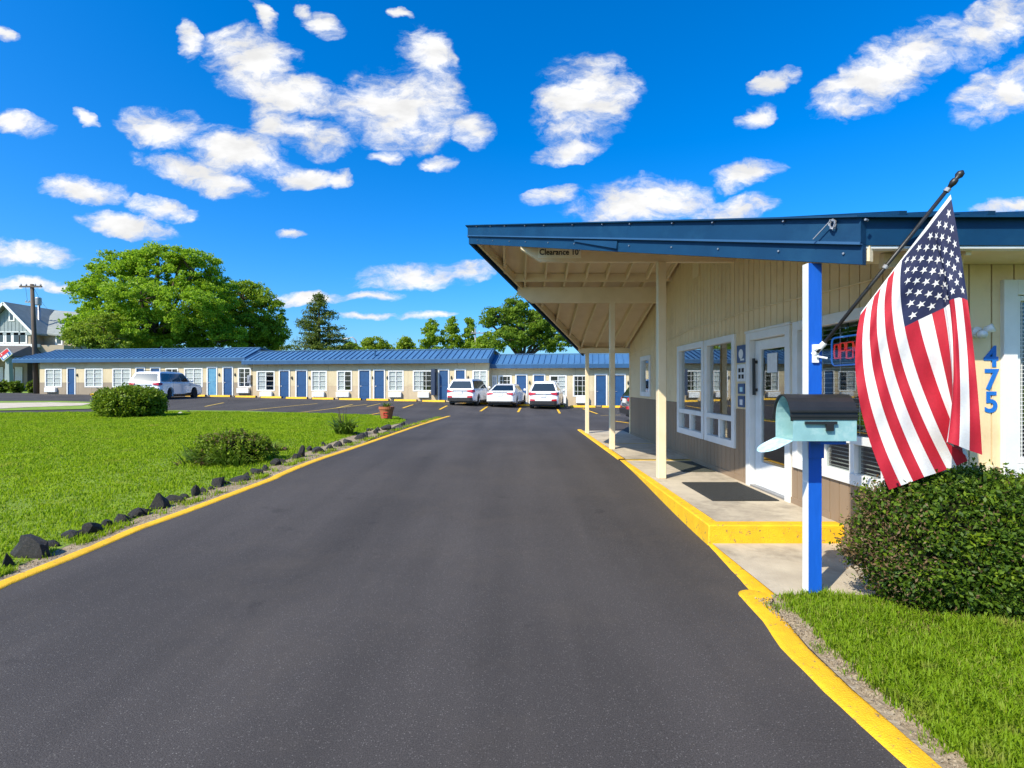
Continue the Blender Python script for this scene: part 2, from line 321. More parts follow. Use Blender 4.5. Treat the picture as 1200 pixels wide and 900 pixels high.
# ------------------------------------------------------------------ ground sheets
def gridsheet(name, xs, ys, off, mat):
    X, Y = np.meshgrid(xs, ys); Z = ground(X, Y)+off
    V = np.stack([X, Y, Z], -1).reshape(-1, 3); nx = len(xs); ny = len(ys)
    I = np.arange(nx*ny).reshape(ny, nx); Q = np.stack([I[:-1,:-1], I[:-1,1:], I[1:,1:], I[1:,:-1]], -1).reshape(-1, 4)
    return struct(npmesh(name, V, Q, mat, smooth=True))
gx = np.concatenate([[-3000, -800, -300, -150], np.arange(-100, 60, 2.0), [100, 300, 800, 3000]])
gy = np.concatenate([[-600, -100, -40], np.arange(-20, 80, 2.0), [120, 300, 800, 3000]])
gridsheet('ground', gx, gy, -.12, 'far_grass')
gridsheet('parking_lot', np.arange(-45, 30.1, .5), np.arange(-12, 45, .5), 0, 'asphalt')
def polysheet(name, poly, off, mat, step=.5, kind='structure', edge=.0):
    """polygon in plan, cut into a fine grid that follows the terrain"""
    bm = bmesh.new(); vs = [bm.verts.new((x, y, 0)) for x, y in poly]; bm.faces.new(vs)
    xs = [p[0] for p in poly]; ys = [p[1] for p in poly]
    for ax, lo, hi in ((0, min(xs), max(xs)), (1, min(ys), max(ys))):
        k = math.ceil(lo/step)*step+1e-4
        while k < hi:
            no = [0,0,0]; co = [0,0,0]; no[ax] = 1; co[ax] = k
            bmesh.ops.bisect_plane(bm, geom=bm.verts[:]+bm.edges[:]+bm.faces[:], plane_co=co, plane_no=no); k += step
    for v in bm.verts: v.co.z = float(ground(v.co.x, v.co.y))+(off(v.co.x, v.co.y) if callable(off) else off)
    bmesh.ops.recalc_face_normals(bm, faces=bm.faces)
    me = bpy.data.meshes.new(name); bm.to_mesh(me); bm.free(); me.materials.append(MATS[mat])
    if me.polygons and me.polygons[0].normal.z < 0: me.flip_normals()
    o = bpy.data.objects.new(name, me); COL.objects.link(o); o['kind'] = kind; return o
def resample(pts, step):
    out = [Vector(pts[0])]
    for a, b in zip(pts, pts[1:]):
        a, b = Vector(a), Vector(b); n = max(1, int((b-a).length/step))
        out += [a.lerp(b, k/n) for k in range(1, n+1)]
    return out
def ribbon(name, pts, w, h, mat, off=.0, step=.3, wob=.0):
    """painted low berm that follows the ground along a polyline"""
    P = resample([(p[0], p[1]) for p in pts], step); mb = MB(); prof = [(-.5, -.03), (-.46, .55), (-.3, .95), (0, 1), (.3, .95), (.46, .55), (.5, -.03)]
    rows = []
    for i, p in enumerate(P):
        d = (P[min(i+1, len(P)-1)]-P[max(i-1, 0)]).normalized(); n = Vector((d.y, -d.x)); rw = []
        wl = w*(1+random.uniform(-wob, wob)); wr = w*(1+random.uniform(-wob, wob))
        for a, b in prof:
            q = p+n*a*(wl if a < 0 else wr); rw.append((q.x, q.y, float(ground(q.x, q.y))+off+b*h))
        rows.append(rw)
    k = len(prof); f = [(i*k+j, i*k+j+1, (i+1)*k+j+1, (i+1)*k+j) for i in range(len(rows)-1) for j in range(k-1)]
    mb.add([v for r in rows for v in r], f)
    return mb.build(name, mat, smooth=True, fixn=True)

LAWN_PX = [(-330, 893), (-90, 721), (0, 674), (60, 649), (120, 624), (180, 601), (240, 577), (300, 555), (340, 537.5), (400, 515), (440, 503), (470, 496), (474, 492.5), (466, 489.5), (446, 487.5), (381, 485), (285, 481.5), (200, 481), (110, 483.5), (0, 484.5), (-200, 487), (-500, 492)]
LAWN = [G(*p)[:2] for p in LAWN_PX]
def lawn_off(x, y): return .014+.05*float(ss(0, 2.5, min(dist_poly(x, y, LAWN), 3)))
def dist_poly(x, y, poly):
    best = 1e9; p = Vector((x, y))
    for a, b in zip(poly, poly[1:]+poly[:1]):
        a, b = Vector(a), Vector(b); t = max(0, min(1, (p-a).dot(b-a)/(b-a).length_squared)); best = min(best, (p-a-(b-a)*t).length)
    return best
struct(polysheet('lawn', LAWN, lawn_off, 'soil_green', .6))
YL = [G(-330, 910), G(-90, 731), G(0, 685.5), G(160, 620), G(320, 561), G(326, 557.5), G(420, 523), G(525, 488)]
DIRT = [p[:2] for p in YL[:-1]]+[G(470, 496.5)[:2]]+[G(*p)[:2] for p in [(440, 501), (400, 513), (340, 535), (240, 574), (120, 621), (0, 671), (-330, 888)]]
polysheet('dirt_verge', DIRT, .012, 'dirt', .6)
struct(ribbon('road_marking', YL, .15, .014, 'yellow_paint', wob=.06))
# right hand kerb line from the step to the grass and on towards the viewer
KR = [(1.72, .6), (1.73, 2.1), (1.70, 2.66), (1.71, 3.1), (1.77, 3.45), (1.79, 3.72), (1.80, 3.86)]
struct(ribbon('road_marking', KR, .16, .012, 'yellow_paint', step=.1, wob=.03))
struct(ribbon('road_marking', [(2.03, 5.06), (1.97, 4.4), (1.93, 3.98), (1.90, 3.80)], .17, .010, 'yellow_paint', step=.1, wob=.03))
mbl = MB(); mbl.lathe([(.115, -.02), (.113, .005), (.095, .0115), (0, .0125)], (1.83, 3.86, 0), 20); struct(mbl.build('road_marking', 'yellow_paint', smooth=True))
RG = [(1.80, .4), (1.81, 2.2), (1.80, 2.7), (1.82, 3.1), (1.88, 3.5), (2.0, 3.82), (2.32, 3.86), (2.62, 3.95), (3.26, 4.07), (9, 4.07), (9, .4)]
polysheet('dirt_verge', [(1.77, .3), (1.78, 2.2), (1.77, 2.66), (1.79, 3.1), (1.85, 3.5), (1.95, 3.86), (2.3, 3.9), (9, 4.07), (9, .3)], .012, 'dirt', .3)
def rg_off(x, y): return .014+.05*float(ss(.06, .5, min(dist_poly(x, y, RG), 1)))
struct(polysheet('lawn', [(1.95, .4), (1.98, 2.2), (1.98, 2.7), (2.01, 3.1), (2.05, 3.5), (2.05, 3.76), (2.32, 3.83), (2.62, 3.9), (3.26, 3.9), (9, 3.9), (9, .4)], rg_off, 'soil_green', .25))
# office walkway
polysheet('pavement', [(1.98, 5.15), (1.98, 3.84), (3.295, 3.84), (3.295, 5.15)], .02, 'concrete', .3)
mb = MB(); mb.box((2.09, 5.22, -.1), (3.298, 9.45, .20)); struct(mb.build('walkway', 'concrete'))
mb = MB()   # painted kerb of the raised step: front face and long side
mb.hexa([(1.93, 5.05, -.1), (3.298, 5.05, -.1), (3.298, 5.217, -.1), (2.085, 5.217, -.1), (2.085, 9.45, -.1), (1.96, 9.45, -.1)], [(1.95, 5.07, .203), (3.298, 5.07, .203), (3.298, 5.217, .203), (2.085, 5.217, .203), (2.085, 9.45, .203), (1.98, 9.45, .203)])
kb = mb.build('kerb', 'yellow_paint', bevel=.012); struct(kb)
mb = MB(); mb.box((2.09, 9.36, .2), (3.29, 9.45, .207)); struct(mb.build('road_marking', 'faded_yellow'))
polysheet('walkway', [(2.1, 9.46), (3.298, 9.46), (3.298, 15.2), (2.1, 15.2)], .015, 'concrete', .5)
struct(ribbon('road_marking', [(2.03, 9.46), (2.06, 15.6)], .14, .02, 'yellow_paint', step=.4))
for yy in (11.9,): 
    mb = MB(); mb.box((2.15, yy, .2155), (3.29, yy+.05, .2185)); struct(mb.build('road_marking', 'faded_yellow'))
# ground on the far left: service road, gravel and grass strips
def pxpoly(name, pts, off, mat, kind='structure'): o = polysheet(name, [G(*p)[:2] for p in pts], off, mat, 1.0); o['kind'] = kind; return o
pxpoly('grass_strip', [(-300, 482), (-300, 477), (-40, 479), (60, 477), (108, 473.5), (125, 475), (112, 479.5), (60, 480.7), (0, 481.7)], .03, 'far_grass')
pxpoly('gravel', [(-300, 479.5), (-300, 472), (0, 473), (60, 472.3), (108, 473.2), (96, 476.0), (30, 478.2), (0, 479.8)], .045, 'gravel')
pxpoly('grass_strip', [(-300, 471.8), (0, 471.2), (70, 471), (112, 472.2), (108, 473.3), (60, 472.4), (0, 473)], .055, 'far_grass')

# ------------------------------------------------------------------ office with prow canopy
RY, RN, RF = 9.2, 3.5, 14.9; TIP = (-.77, RY); NX, FX = 2.40, 2.06; BX = 9.5; SL = .299
def zu(y): return 4.12-SL*abs(y-RY)
def rake_x(y): return TIP[0]+(NX-TIP[0])*(RY-y)/(RY-RN) if y < RY else TIP[0]+(FX-TIP[0])*(y-RY)/(RF-RY)
OF = thing('motel_office', 'tan motel office with brown lower walls and a wide canopy roof edged in navy blue', 'building', (3.3, 4.1, 0))
WX, WY, WF = 3.3, 4.1, 14.35
SPL = 1.24
def strips(mb, u0, u1, step, gap, z0, ztop, ops, put):
    """vertical siding boards: put(ua, ub, za, zb) adds one board"""
    cuts = set()
    u = u0
    edges = []
    while u < u1-1e-6:
        edges.append((u+gap/2, min(u+step, u1)-gap/2)); u += step
    for a, b in edges:
        sub = sorted({a, b} | {e for o in ops for e in o[:2] if a < e < b})
        for p, q in zip(sub, sub[1:]):
            m = (p+q)/2; zt = ztop(m); segs = [(z0, zt)]
            for o in ops:
                if o[0] <= m <= o[1]:
                    ns = []
                    for s0, s1 in segs:
                        if o[2] > s0: ns.append((s0, min(s1, o[2])))
                        if o[3] < s1: ns.append((max(s0, o[3]), s1))
                    segs = ns
            for s0, s1 in segs:
                if s1-s0 > .004: put(p, q, s0, s1)
OPS = [(7.56, 8.70, .67, 2.32), (8.78, 10.14, .67, 2.32), (6.1, 7.13, .18, 2.28), (4.46, 5.96, .65, 2.30), (12.18, 13.06, 1.32, 2.27)]
top_side = lambda y: zu(y)+.19
up = MB(); lo = MB(); bk = MB()
strips(up, WY, WF, .152, .012, SPL, top_side, OPS, lambda a, b, s, t: up.box((WX, a, s), (WX+.02, b, t)))
strips(lo, WY, WF, .152, .012, -.1, lambda y: SPL-.004, OPS, lambda a, b, s, t: lo.box((WX, a, s), (WX+.02, b, t)))
strips(bk, WY, WF, .4, .0, -.1, lambda y: zu(y)+.19, OPS, lambda a, b, s, t: bk.box((WX+.012, a, s), (WX+.16, b, t)))
# front wall (faces the viewer) with its own opening
OPF = [(3.92, 5.3, .86, 2.41)]
topf = lambda x: 2.60
strips(up, WX, BX-.2, .18, .012, .93, topf, OPF, lambda a, b, s, t: up.box((a, WY, s), (b, WY+.02, t)))
strips(lo, WX, BX-.2, .18, .012, -.1, lambda y: .926, OPF, lambda a, b, s, t: lo.box((a, WY, s), (b, WY+.02, t)))
strips(bk, WX+.16, BX-.2, .4, 0, -.1, topf, OPF, lambda a, b, s, t: bk.box((a, WY+.012, s), (b, WY+.16, t)))
up.box((WX-.012, WY-.014, -.1), (WX+.1, WY+.06, 2.6)); 
up.box((WX-.014, WF-.1, -.1), (WX+.1, WF+.01, 2.5))
bk.box((WX+.02, WF-.16, -.1), (BX-.2, WF, 2.55)); bk.box((BX-.3, WY+.2, -.1), (BX-.2, WF-.2, 2.6))
wl = up.build('wall', 'tan_siding', OF); wlo = lo.build('lower_wall', 'brown_siding', OF); tag(wlo, 'brown lower part of the siding'); bk.build('inner_wall', 'dark_room', OF)
mb = MB(); mb.box((WX+.2, WY+.2, .1), (BX-.3, WF-.2, .19)); mb.box((5.6, WY+.2, .19), (5.65, WF-.2, 2.55)); mb.build('interior', 'dark_room', OF)
mb = MB()
mb.box((WX-.02, WY-.03, .89), (3.85, WY+.01, .95)); mb.build('sill_board', 'tan_wood', OF)
mb = MB()   # foot strip of siding wall
mb.box((WX-.012, 7.16, .2), (WX-.001, WF, .27)); mb.box((WX-.012, 5.3, .2), (WX-.001, 6.04, .27)); mb.build('base_strip', 'brown_siding', OF)
# roof decking: two slopes, each a solid slab
mb = MB()
for sgn in (-1, 1):
    ye = RN+.07 if sgn < 0 else RF; xe = NX if sgn < 0 else FX
    pl = [(xe+.02, ye), (BX, ye), (BX, RY), (TIP[0]+.03, RY)]
    mb.hexa([(x, y, zu(y)+.20) for x, y in pl], [(x, y, zu(y)+.28) for x, y in pl])
mb.build('roof_deck', 'tan_wood', OF, fixn=True)
mb = MB()
for sgn in (-1, 1):
    ye = RN-.03 if sgn < 0 else RF+.03; xe = NX if sgn < 0 else FX
    pl = [(xe-.06, ye), (BX, ye), (BX, RY), (TIP[0]-.07, RY)]
    mb.hexa([(x, y, zu(y)+.325) for x, y in pl], [(x, y, zu(y)+.338) for x, y in pl])
    x = xe+.25
    while x < BX:                              # ribs of the roof sheets
        mb.beam((x, ye-.0, zu(ye)+.352), (x, RY, zu(RY)+.352), .05, .03); x += .3
mb.build('roof', 'blue_metal', OF, fixn=True)
# fascia boards along both rakes
def board(mb, p, q, z0, z1, t, outset):
    d = Vector((q[0]-p[0], q[1]-p[1])).normalized(); n = Vector((-d.y, d.x))
    if n.x > 0: n = -n
    a = [Vector(p)+n*outset, Vector(q)+n*outset, Vector(q)+n*(outset-t), Vector(p)+n*(outset-t)]
    mb.hexa([(v.x, v.y, zu(w[1])+z0) for v, w in zip(a, (p, q, q, p))], [(v.x, v.y, zu(w[1])+z1) for v, w in zip(a, (p, q, q, p))])
mu_, ml_ = MB(), MB(); trimm = MB()
for e in ((NX, RN), (FX, RF)):
    board(mu_, e, TIP, .142, .335, .07, .03); board(ml_, e, TIP, 0, .140, .045, .008); board(trimm, e, TIP, .132, .150, .05, .042)
mu_.build('fascia', 'blue_metal', OF, fixn=True); ml_.build('fascia', 'blue_metal', OF, fixn=True); trimm.build('fascia_trim', 'fascia_blue', OF, fixn=True)
# near eave
mb = MB(); mb.box((NX+.02, RN+.02, 2.555), (BX, RN+.06, 2.74)); mb.box((NX+.1, RN-.02, 2.742), (BX, RN+.06, 2.755)); mb.build('eave_fascia', 'blue_metal', OF)
mb = MB(); mb.box((NX+.04, RN+.03, 2.535), (BX, RN+.10, 2.552)); mb.build('drip_edge', 'white_paint', OF)
mb = MB(); mb.box((NX+.12, RN+.10, 2.556), (BX, WY-.02, 2.575)); mb.box((NX+.3, RN+.22, 2.45), (WX-.02, RN+.27, 2.55)); mb.build('soffit', 'tan_wood', OF)
# rafters
rf = MB()
x = -.2
xs_r = np.arange(-.15, WX+.1, .42)
for sgn in (-1, 1):
    for x in xs_r:
        # where the rake cuts this rafter
        t = (x-TIP[0])/((NX if sgn < 0 else FX)-TIP[0]); t = min(max(t, 0), 1)
        ye = RY+sgn*(RY-RN)*(t if sgn < 0 else t*(RF-RY)/(RY-RN)); 
        if sgn < 0: a, b = ye+.06, RY
        else: a, b = RY, ye-.06
        if x > (NX if sgn < 0 else FX): a, b = (RN+.1, RY) if sgn < 0 else (RY, RF-.1)
        if b-a < .2: continue
        rf.hexa([(x-.02, a, zu(a)+.06), (x+.02, a, zu(a)+.06), (x+.02, b, zu(b)+.06), (x-.02, b, zu(b)+.06)], [(x-.02, a, zu(a)+.198), (x+.02, a, zu(a)+.198), (x+.02, b, zu(b)+.198), (x-.02, b, zu(b)+.198)])
rf.build('rafters', 'tan_wood', OF, fixn=True)
rb = MB()
for e in ((NX, RN), (FX, RF)): board(rb, (e[0]+.02, e[1]), (TIP[0]+.05, RY), .03, .19, .045, -.045)
rb.build('rake_rafter', 'tan_wood', OF, fixn=True)
# beams with slanted noses, blocking above them
for by, zb, zt, lab in ((7.62, 3.41, 3.715, 'front beam carrying the clearance sign'), (10.95, 3.33, 3.66, None), (14.45, 2.47, 2.61, None)):
    x0 = rake_x(by)+.02; mb = MB(); nose = .3 if by < 14 else .08; h = zt-zb
    pr = [(x0, zt), (x0, zb+h*.62), (x0+nose, zb), (WX+.3, zb), (WX+.3, zt)]
    mb.hexa([(a, by-.045, z) for a, z in pr], [(a, by+.045, z) for a, z in pr])
    o = mb.build('beam', 'tan_wood', OF, fixn=True)
    if lab: o['label'] = lab
for a_, y_ in ((rake_x(10.6)+.1, 10.6), (FX+.05, 14.7)): mb = MB(); mb.box((a_, y_, zu(y_)+.02), (WX, y_+.04, zu(y_)+.19)); mb.build('blocking_board', 'tan_wood', OF)
for px_, py_, zb, ztp, w in ((2.22, 7.62, .2, 3.41, .12), (2.14, 10.95, .19, 3.33, .11), (2.12, 14.45, .19, 2.47, .10)):
    mb = MB(); mb.box((px_-w/2, py_-w/2, zb), (px_+w/2, py_+w/2, ztp)); mb.build('post', 'tan_wood', OF, bevel=.006)
PX, PY = 2.255, 3.86
mb = MB(); w = .05
mb.box((PX-w+.003, PY-w, -.05), (PX+w, PY+w-.028, 2.5)); mb.box((PX-w-.004, PY-w+.002, -.05), (PX-w+.0025, PY+w-.03, 2.5), 1)
mb.box((PX-w+.003, PY-w-.02, 1.05), (PX+w+.006, PY-w-.001, 1.26))
tag(mb.build('post', ['post_blue', 'white_paint'], OF), 'near post painted bright blue in front and white on its side')
# windows on the side wall
def sidewin(y0, y1, z0, z1, split=None, lower=2, muntin=None, label=None):
    fr = MB(); t = .085; X0 = WX-.03
    fr.box((X0, y0-.02, z0-.02), (WX+.08, y0+t, z1+.02)); fr.box((X0, y1-t, z0-.02), (WX+.08, y1+.02, z1+.02)); fr.box((X0+.002, y0+t, z1-t), (WX+.08, y1-t, z1+.022)); fr.box((X0+.002, y0+t, z0-.022), (WX+.08, y1-t, z0+t))
    if split:
        fr.box((X0+.01, y0+t, split-.04), (WX+.07, y1-t, split+.04))
        for k in range(1, lower):
            m = y0+(y1-y0)*k/lower; fr.box((X0+.016, m-.035, z0+t), (WX+.06, m+.035, split-.04))
    w = fr.build('window', 'white_paint', OF, bevel=.004)
    g = MB(); g.box((WX+.03, y0+t-.01, z0+t-.01), (WX+.036, y1-t+.01, z1-t+.01)); g.build('pane', 'window_glass', w)
    if label: w['label'] = label
    return w
sidewin(8.78, 10.14, .67, 2.32, 1.08); sidewin(7.56, 8.70, .67, 2.32, 1.08)
w3 = sidewin(4.46, 5.96, .65, 2.30, 1.06, 3, label='near window with blinds and a neon sign'); sidewin(12.18, 13.06, 1.32, 2.27, label='small high window near the far corner')
mb = MB()
z = 1.14
while z < 2.2: mb.box((WX+.11, 4.5, z), (WX+.135, 5.92, z+.006)); z += .052
for yy in (4.7, 5.0, 5.3, 5.6, 5.85): mb.box((WX+.10, yy, 1.1), (WX+.104, yy+.012, 2.25))
z = .74
while z < 1.02: mb.box((WX+.11, 4.5, z), (WX+.135, 5.92, z+.006)); z += .04
mb.build('blind', 'blind', w3)
# door
mb = MB()
mb.box((WX-.03, 6.04, .18), (WX+.1, 6.15, 2.30)); mb.box((WX-.03, 7.06, .18), (WX+.1, 7.17, 2.30)); mb.box((WX-.028, 6.15, 2.2), (WX+.1, 7.06, 2.302)); mb.box((WX-.04, 6.02, 2.302), (WX+.05, 7.19, 2.335))
mb.build('door_frame', 'white_paint', OF, bevel=.005)
mb = MB(); dx = WX+.05
mb.box((dx, 6.16, .22), (dx+.045, 6.26, 2.195)); mb.box((dx, 6.90, .22), (dx+.045, 7.05, 2.195)); mb.box((dx+.001, 6.26, 2.06), (dx+.044, 6.90, 2.194)); mb.box((dx+.001, 6.26, .221), (dx+.044, 6.90, .55))
dr = mb.build('door', 'white_paint', OF, bevel=.004); dr['label'] = 'white glazed entrance door'
mb = MB(); mb.box((dx+.02, 6.255, .545), (dx+.026, 6.905, 2.065)); mb.build('pane', 'window_glass', dr)
mb = MB(); mb.tube([(dx-.04, 7.0, 1.45), (dx-.045, 7.0, 1.95)], .022, 8); mb.box((dx-.04, 6.98, 1.5), (dx, 7.02, 1.54)); mb.box((dx-.04, 6.98, 1.88), (dx, 7.02, 1.92)); mb.build('handle', 'black_metal', dr)
mb = MB(); mb.box((dx-.006, 6.2, 1.28), (dx-.001, 6.26, 1.36)); mb.build('lock', 'grey_metal', dr); mb = MB(); mb.tube([(dx, 6.22, 1.2), (dx-.05, 6.22, 1.2), (dx-.05, 6.3, 1.2)], .009); mb.build('lever', 'grey_metal', dr)
mb = MB(); mb.box((dx+.015, 6.5, 1.75), (dx+.018, 6.75, 2.0)); tag(mb.build('notice', 'paper', dr), 'sheet of paper taped inside the door glass')
mb = MB(); mb.box((WX-.02, 6.1, .2), (WX+.12, 7.1, .222)); mb.build('threshold', 'grey_metal', OF)
# wire along the siding, gable vent, front window
mb = MB(); pts = [(WX-.012, 14.2, 2.42), (WX-.012, 12, 2.5), (WX-.014, 10.5, 2.53), (WX-.014, 9.3, 2.62), (WX-.014, 8, 2.60), (WX-.014, 7.2, 2.62), (WX-.014, 6.3, 2.60), (WX-.014, 5.4, 2.57), (WX-.014, 4.6, 2.55)]
mb.tube([Vector(p) for p in pts], .008, 6); mb.build('cable', 'tan_wood', OF)
mb = MB(); mb.box((WX-.02, 9.0, 3.5), (WX-.001, 9.3, 3.85)); mb.build('vent', 'tan_wood', OF)
fr = MB(); x0, x1, z0, z1, t = 3.92, 5.3, .86, 2.41, .10
fr.box((x0-.01, WY-.035, z0-.02), (x0+t, WY+.08, z1+.02)); fr.box((x1-t, WY-.035, z0-.02), (x1+.01, WY+.08, z1+.02)); fr.box((x0+t, WY-.033, z1-t), (x1-t, WY+.08, z1+.02)); fr.box((x0+t, WY-.033, z0-.02), (x1-t, WY+.08, z0+t))
fr.box((x0+t+.003, WY-.01, z0+t+.003), (x0+t+.045, WY+.06, z1-t-.003)); fr.box((x0+t+.045, WY-.009, z1-t-.045), (x1-t, WY+.06, z1-t-.004)); fr.box((x0+t+.045, WY-.009, z0+t+.003), (x1-t, WY+.06, z0+t+.045))
wf = fr.build('window', 'white_paint', OF, bevel=.004); wf['label'] = 'front window with a black wire grid'
g = MB(); g.box((x0+t, WY+.035, z0+t), (x1-t, WY+.041, z1-t)); g.build('pane', 'window_glass', wf)
g = MB(); xx = x0+t+.05
while xx < x1-t: g.box((xx, WY+.02, z0+t), (xx+.004, WY+.024, z1-t)); xx += .032
zz = z0+t+.05
while zz < z1-t: g.box((x0+t, WY+.0245, zz), (x1-t, WY+.028, zz+.004)); zz += .032
g.build('wire_grid', 'white_metal', wf)
# coiled cable and rivets on the near fascia end
mb = MB(); c = Vector(A(985, 266, 3.52)); c.y = 3.49
d = (Vector((TIP[0], TIP[1], 0))-Vector((NX, RN, 0))).normalized(); nrm = Vector((-d.y, d.x, 0)); nrm = nrm if nrm.x < 0 else -nrm
def fas(s, z): return Vector((NX, RN, 0))+d*s+nrm*.05+Vector((0, 0, zu(RN+abs(d.y)*s)+z))
pts = []
for k in range(40):
    a = k*.5; r = .038+.010*math.sin(k*1.7); pts.append(fas(.17+.5*r*math.cos(a), .27+r*math.sin(a)*.8)+nrm*(.004*k/8))
pts.append(fas(.30, .16)+nrm*.02)
mb.tube(pts, .005, 5); mb.build('coiled_cable', 'grey_metal', OF)
for s in list(np.arange(.06, 6.2, .55)):
    for z in (.30, .07):
        p = fas(s+random.uniform(-.1, .1), z); mb = MB(); mb.tube([p-nrm*.03, p+nrm*.002 if z > .2 else p-nrm*.036], .008, 6); mb.build('rivet', 'grey_metal', OF)
mb = MB(); a, b = fas(2.5, .03), fas(3.3, .095); a2, b2 = fas(2.5, .118), fas(3.3, .115)
mb.hexa([a-nrm*.04, b-nrm*.04, b-nrm*.020, a-nrm*.012], [a2-nrm*.04, b2-nrm*.04, b2-nrm*.026, a2-nrm*.027]); tag(mb.build('fascia_patch', 'blue_metal', OF, fixn=True), 'bent loose strip of blue fascia metal')

# things fixed to or standing at the office
mb = MB(); mb.box((-.0, 0, 0), (.001, .001, .001)); mb = MB()
sx0, sx1 = A(630.5, 290, 7.57)[0], A(681, 290, 7.57)[0]; sz0, sz1 = A(0, 302.3, 7.57)[2], A(0, 289.5, 7.57)[2]
mb.box((sx0, 7.560, sz0), (sx1, 7.574, sz1), 0)
text_mb("Clearance 10'", .118, lambda p: ((sx0+sx1)/2+p[0], 7.557-p[2], (sz0+sz1)/2+p[1]), .002, .002, 1, mb, 1.0, .92)
single('clearance_sign', mb, ['sign_cream', 'ink'], 'cream Clearance 10\' sign fixed to the front canopy beam', 'sign', ((sx0+sx1)/2, 7.565, sz0))
mb = MB()
for ch, yy in (('4', 419), ('7', 446), ('5', 472.5)):
    p = A(1162.5, yy, WY-.01); text_mb(ch, .232, lambda q, p=p: (p[0]+q[0], WY-.004-q[2]*1, p[2]+q[1]), .002, .005, 0, mb, 1, 1.0)
single('house_number', mb, 'number_blue', 'large blue house number 475 on the tan siding', 'house number', (3.84, WY, 1.4))
PLQ = [((404.5, 425), 'sign_navy', 'navy plaque with a white picture, topmost in the column beside the door', 'white_paint'), ((427, 447), 'paper', 'white framed notice, second from top beside the door', 'ink'),
       ((449.5, 461.5), 'sign_navy', 'small dark blue plaque, third from top beside the door', 'turquoise_faded'), ((464, 477), 'sign_navy', 'small blue plaque, lowest in the column beside the door', 'paper')]
for i, ((ya, yb), m, lab, m2) in enumerate(PLQ):
    yc = 7.345; zc1 = 1.6+(450-ya)/F*yc; zc0 = 1.6+(450-yb)/F*yc; hw = .135 if i < 2 else .10
    mb = MB(); mb.box((WX-.016, yc-hw, zc0), (WX-.002, yc+hw, zc1)); X_ = WX-.0175
    if i == 0:
        mb.lathe([(0, -.002), (.07, -.001), (.07, .0)], (X_, yc-.0, (zc0+zc1)/2), 16, 1, 'x'); mb.box((X_, yc-.1, zc0+.03), (WX-.015, yc+.02, zc0+.055), 1)
    elif i == 1:
        for r in range(2):
            for c_ in range(2): mb.box((X_, yc-.09+c_*.1, zc0+.04+r*.09), (WX-.015, yc-.02+c_*.1, zc0+.1+r*.09), 1)
    else: mb.box((X_, yc-.05, zc0+.03), (WX-.015, yc+.04, zc1-.05), 1)
    single('wall_plaque', mb, [m, m2], lab, 'sign', (WX, yc, zc0), 'plaques on the wall beside the office door')
# neon open sign in the near window
nx_ = WX+.075; c = Vector((nx_, 5.18, 1.6+(450-411)/F*5.2)); N1 = MB(); N2 = MB()
def nz(a, b): return (nx_, c.y-a, c.z+b)
rr = [(-.22+.05*1, .13)]
pts = []
for cx, cz, a0 in ((.17, .09, 90), (.17, -.09, 0), (-.17, -.09, -90), (-.17, .09, -180)):
    for k in range(6):
        a = math.radians(a0-k*18); pts.append(nz(cx+.055*math.cos(a), cz+.055*math.sin(a)))
pts.append(pts[0])
LET = {'O': [[(-.03, -.07), (-.04, 0), (-.03, .07), (.03, .07), (.04, 0), (.03, -.07), (-.03, -.07)]], 'P': [[(-.035, -.08), (-.035, .08), (.03, .08), (.04, .04), (.03, 0), (-.03, 0)]],
       'E': [[(.035, .08), (-.035, .08), (-.035, -.08), (.035, -.08)], [(-.03, 0), (.025, 0)]], 'N': [[(-.035, -.08), (-.035, .08), (.035, -.08), (.035, .08)]]}
NS = thing('neon_sign', 'red neon OPEN sign in a blue tube border inside the near window', 'sign', (nx_, 5.18, c.z-.15))
for k, ch in enumerate('OPEN'):
    for st in LET[ch]: N1.tube([nz((-.145+k*.097)+a, b) for a, b in st], .008, 6)
N1.build('lettering', 'neon_red', NS); N2.tube(pts, .008, 6); N2.build('border', 'neon_blue', NS)
mb = MB(); mb.box((nx_+.018, c.y-.2, c.z-.03), (nx_+.03, c.y+.2, c.z+.03)); mb.box((nx_+.02, c.y-.01, c.z), (nx_+.026, c.y+.01, 2.25)); mb.build('backing', 'black_metal', NS)
# flood light
p = A(1150, 389, WY-.05); FL = thing('flood_light', 'small white twin flood light on the siding above the house number', 'lamp', (p[0], WY, p[2]))
mb = MB(); mb.lathe([(.045, 0), (.045, -.02), (.03, -.03)], (p[0], WY, p[2]), 14, 0, 'y'); mb.build('base', 'white_metal', FL)
for a, b, l in ((.05, .05, .07), (-.035, -.045, .06)):
    mb = MB(); q = Vector((p[0], WY-.02, p[2])); e = Vector((p[0]+a, WY-.10, p[2]+b*.6)); mb.tube([q, q.lerp(e, .4), q.lerp(e, .45), e], [.012, .014, .026, .034], 12); mb.build('lamp_head', 'white_metal', FL, smooth=True)
# door mats
mb = MB(); mb.hexa([(2.40, 6.12, .2), (3.2, 6.12, .2), (3.2, 7.25, .2), (2.40, 7.25, .2)], [(2.41, 6.13, .214), (3.19, 6.13, .214), (3.19, 7.24, .214), (2.41, 7.24, .214)])
single('door_mat', mb, 'mat_black', 'black rubber door mat in front of the white office door', 'mat', (2.8, 6.7, .2))
mb = MB(); mb.box((2.72, 8.15, .2), (3.24, 9.2, .212)); single('door_mat', mb, 'mat_green', 'worn dark green mat beside the office window pair', 'mat', (2.95, 8.7, .2))

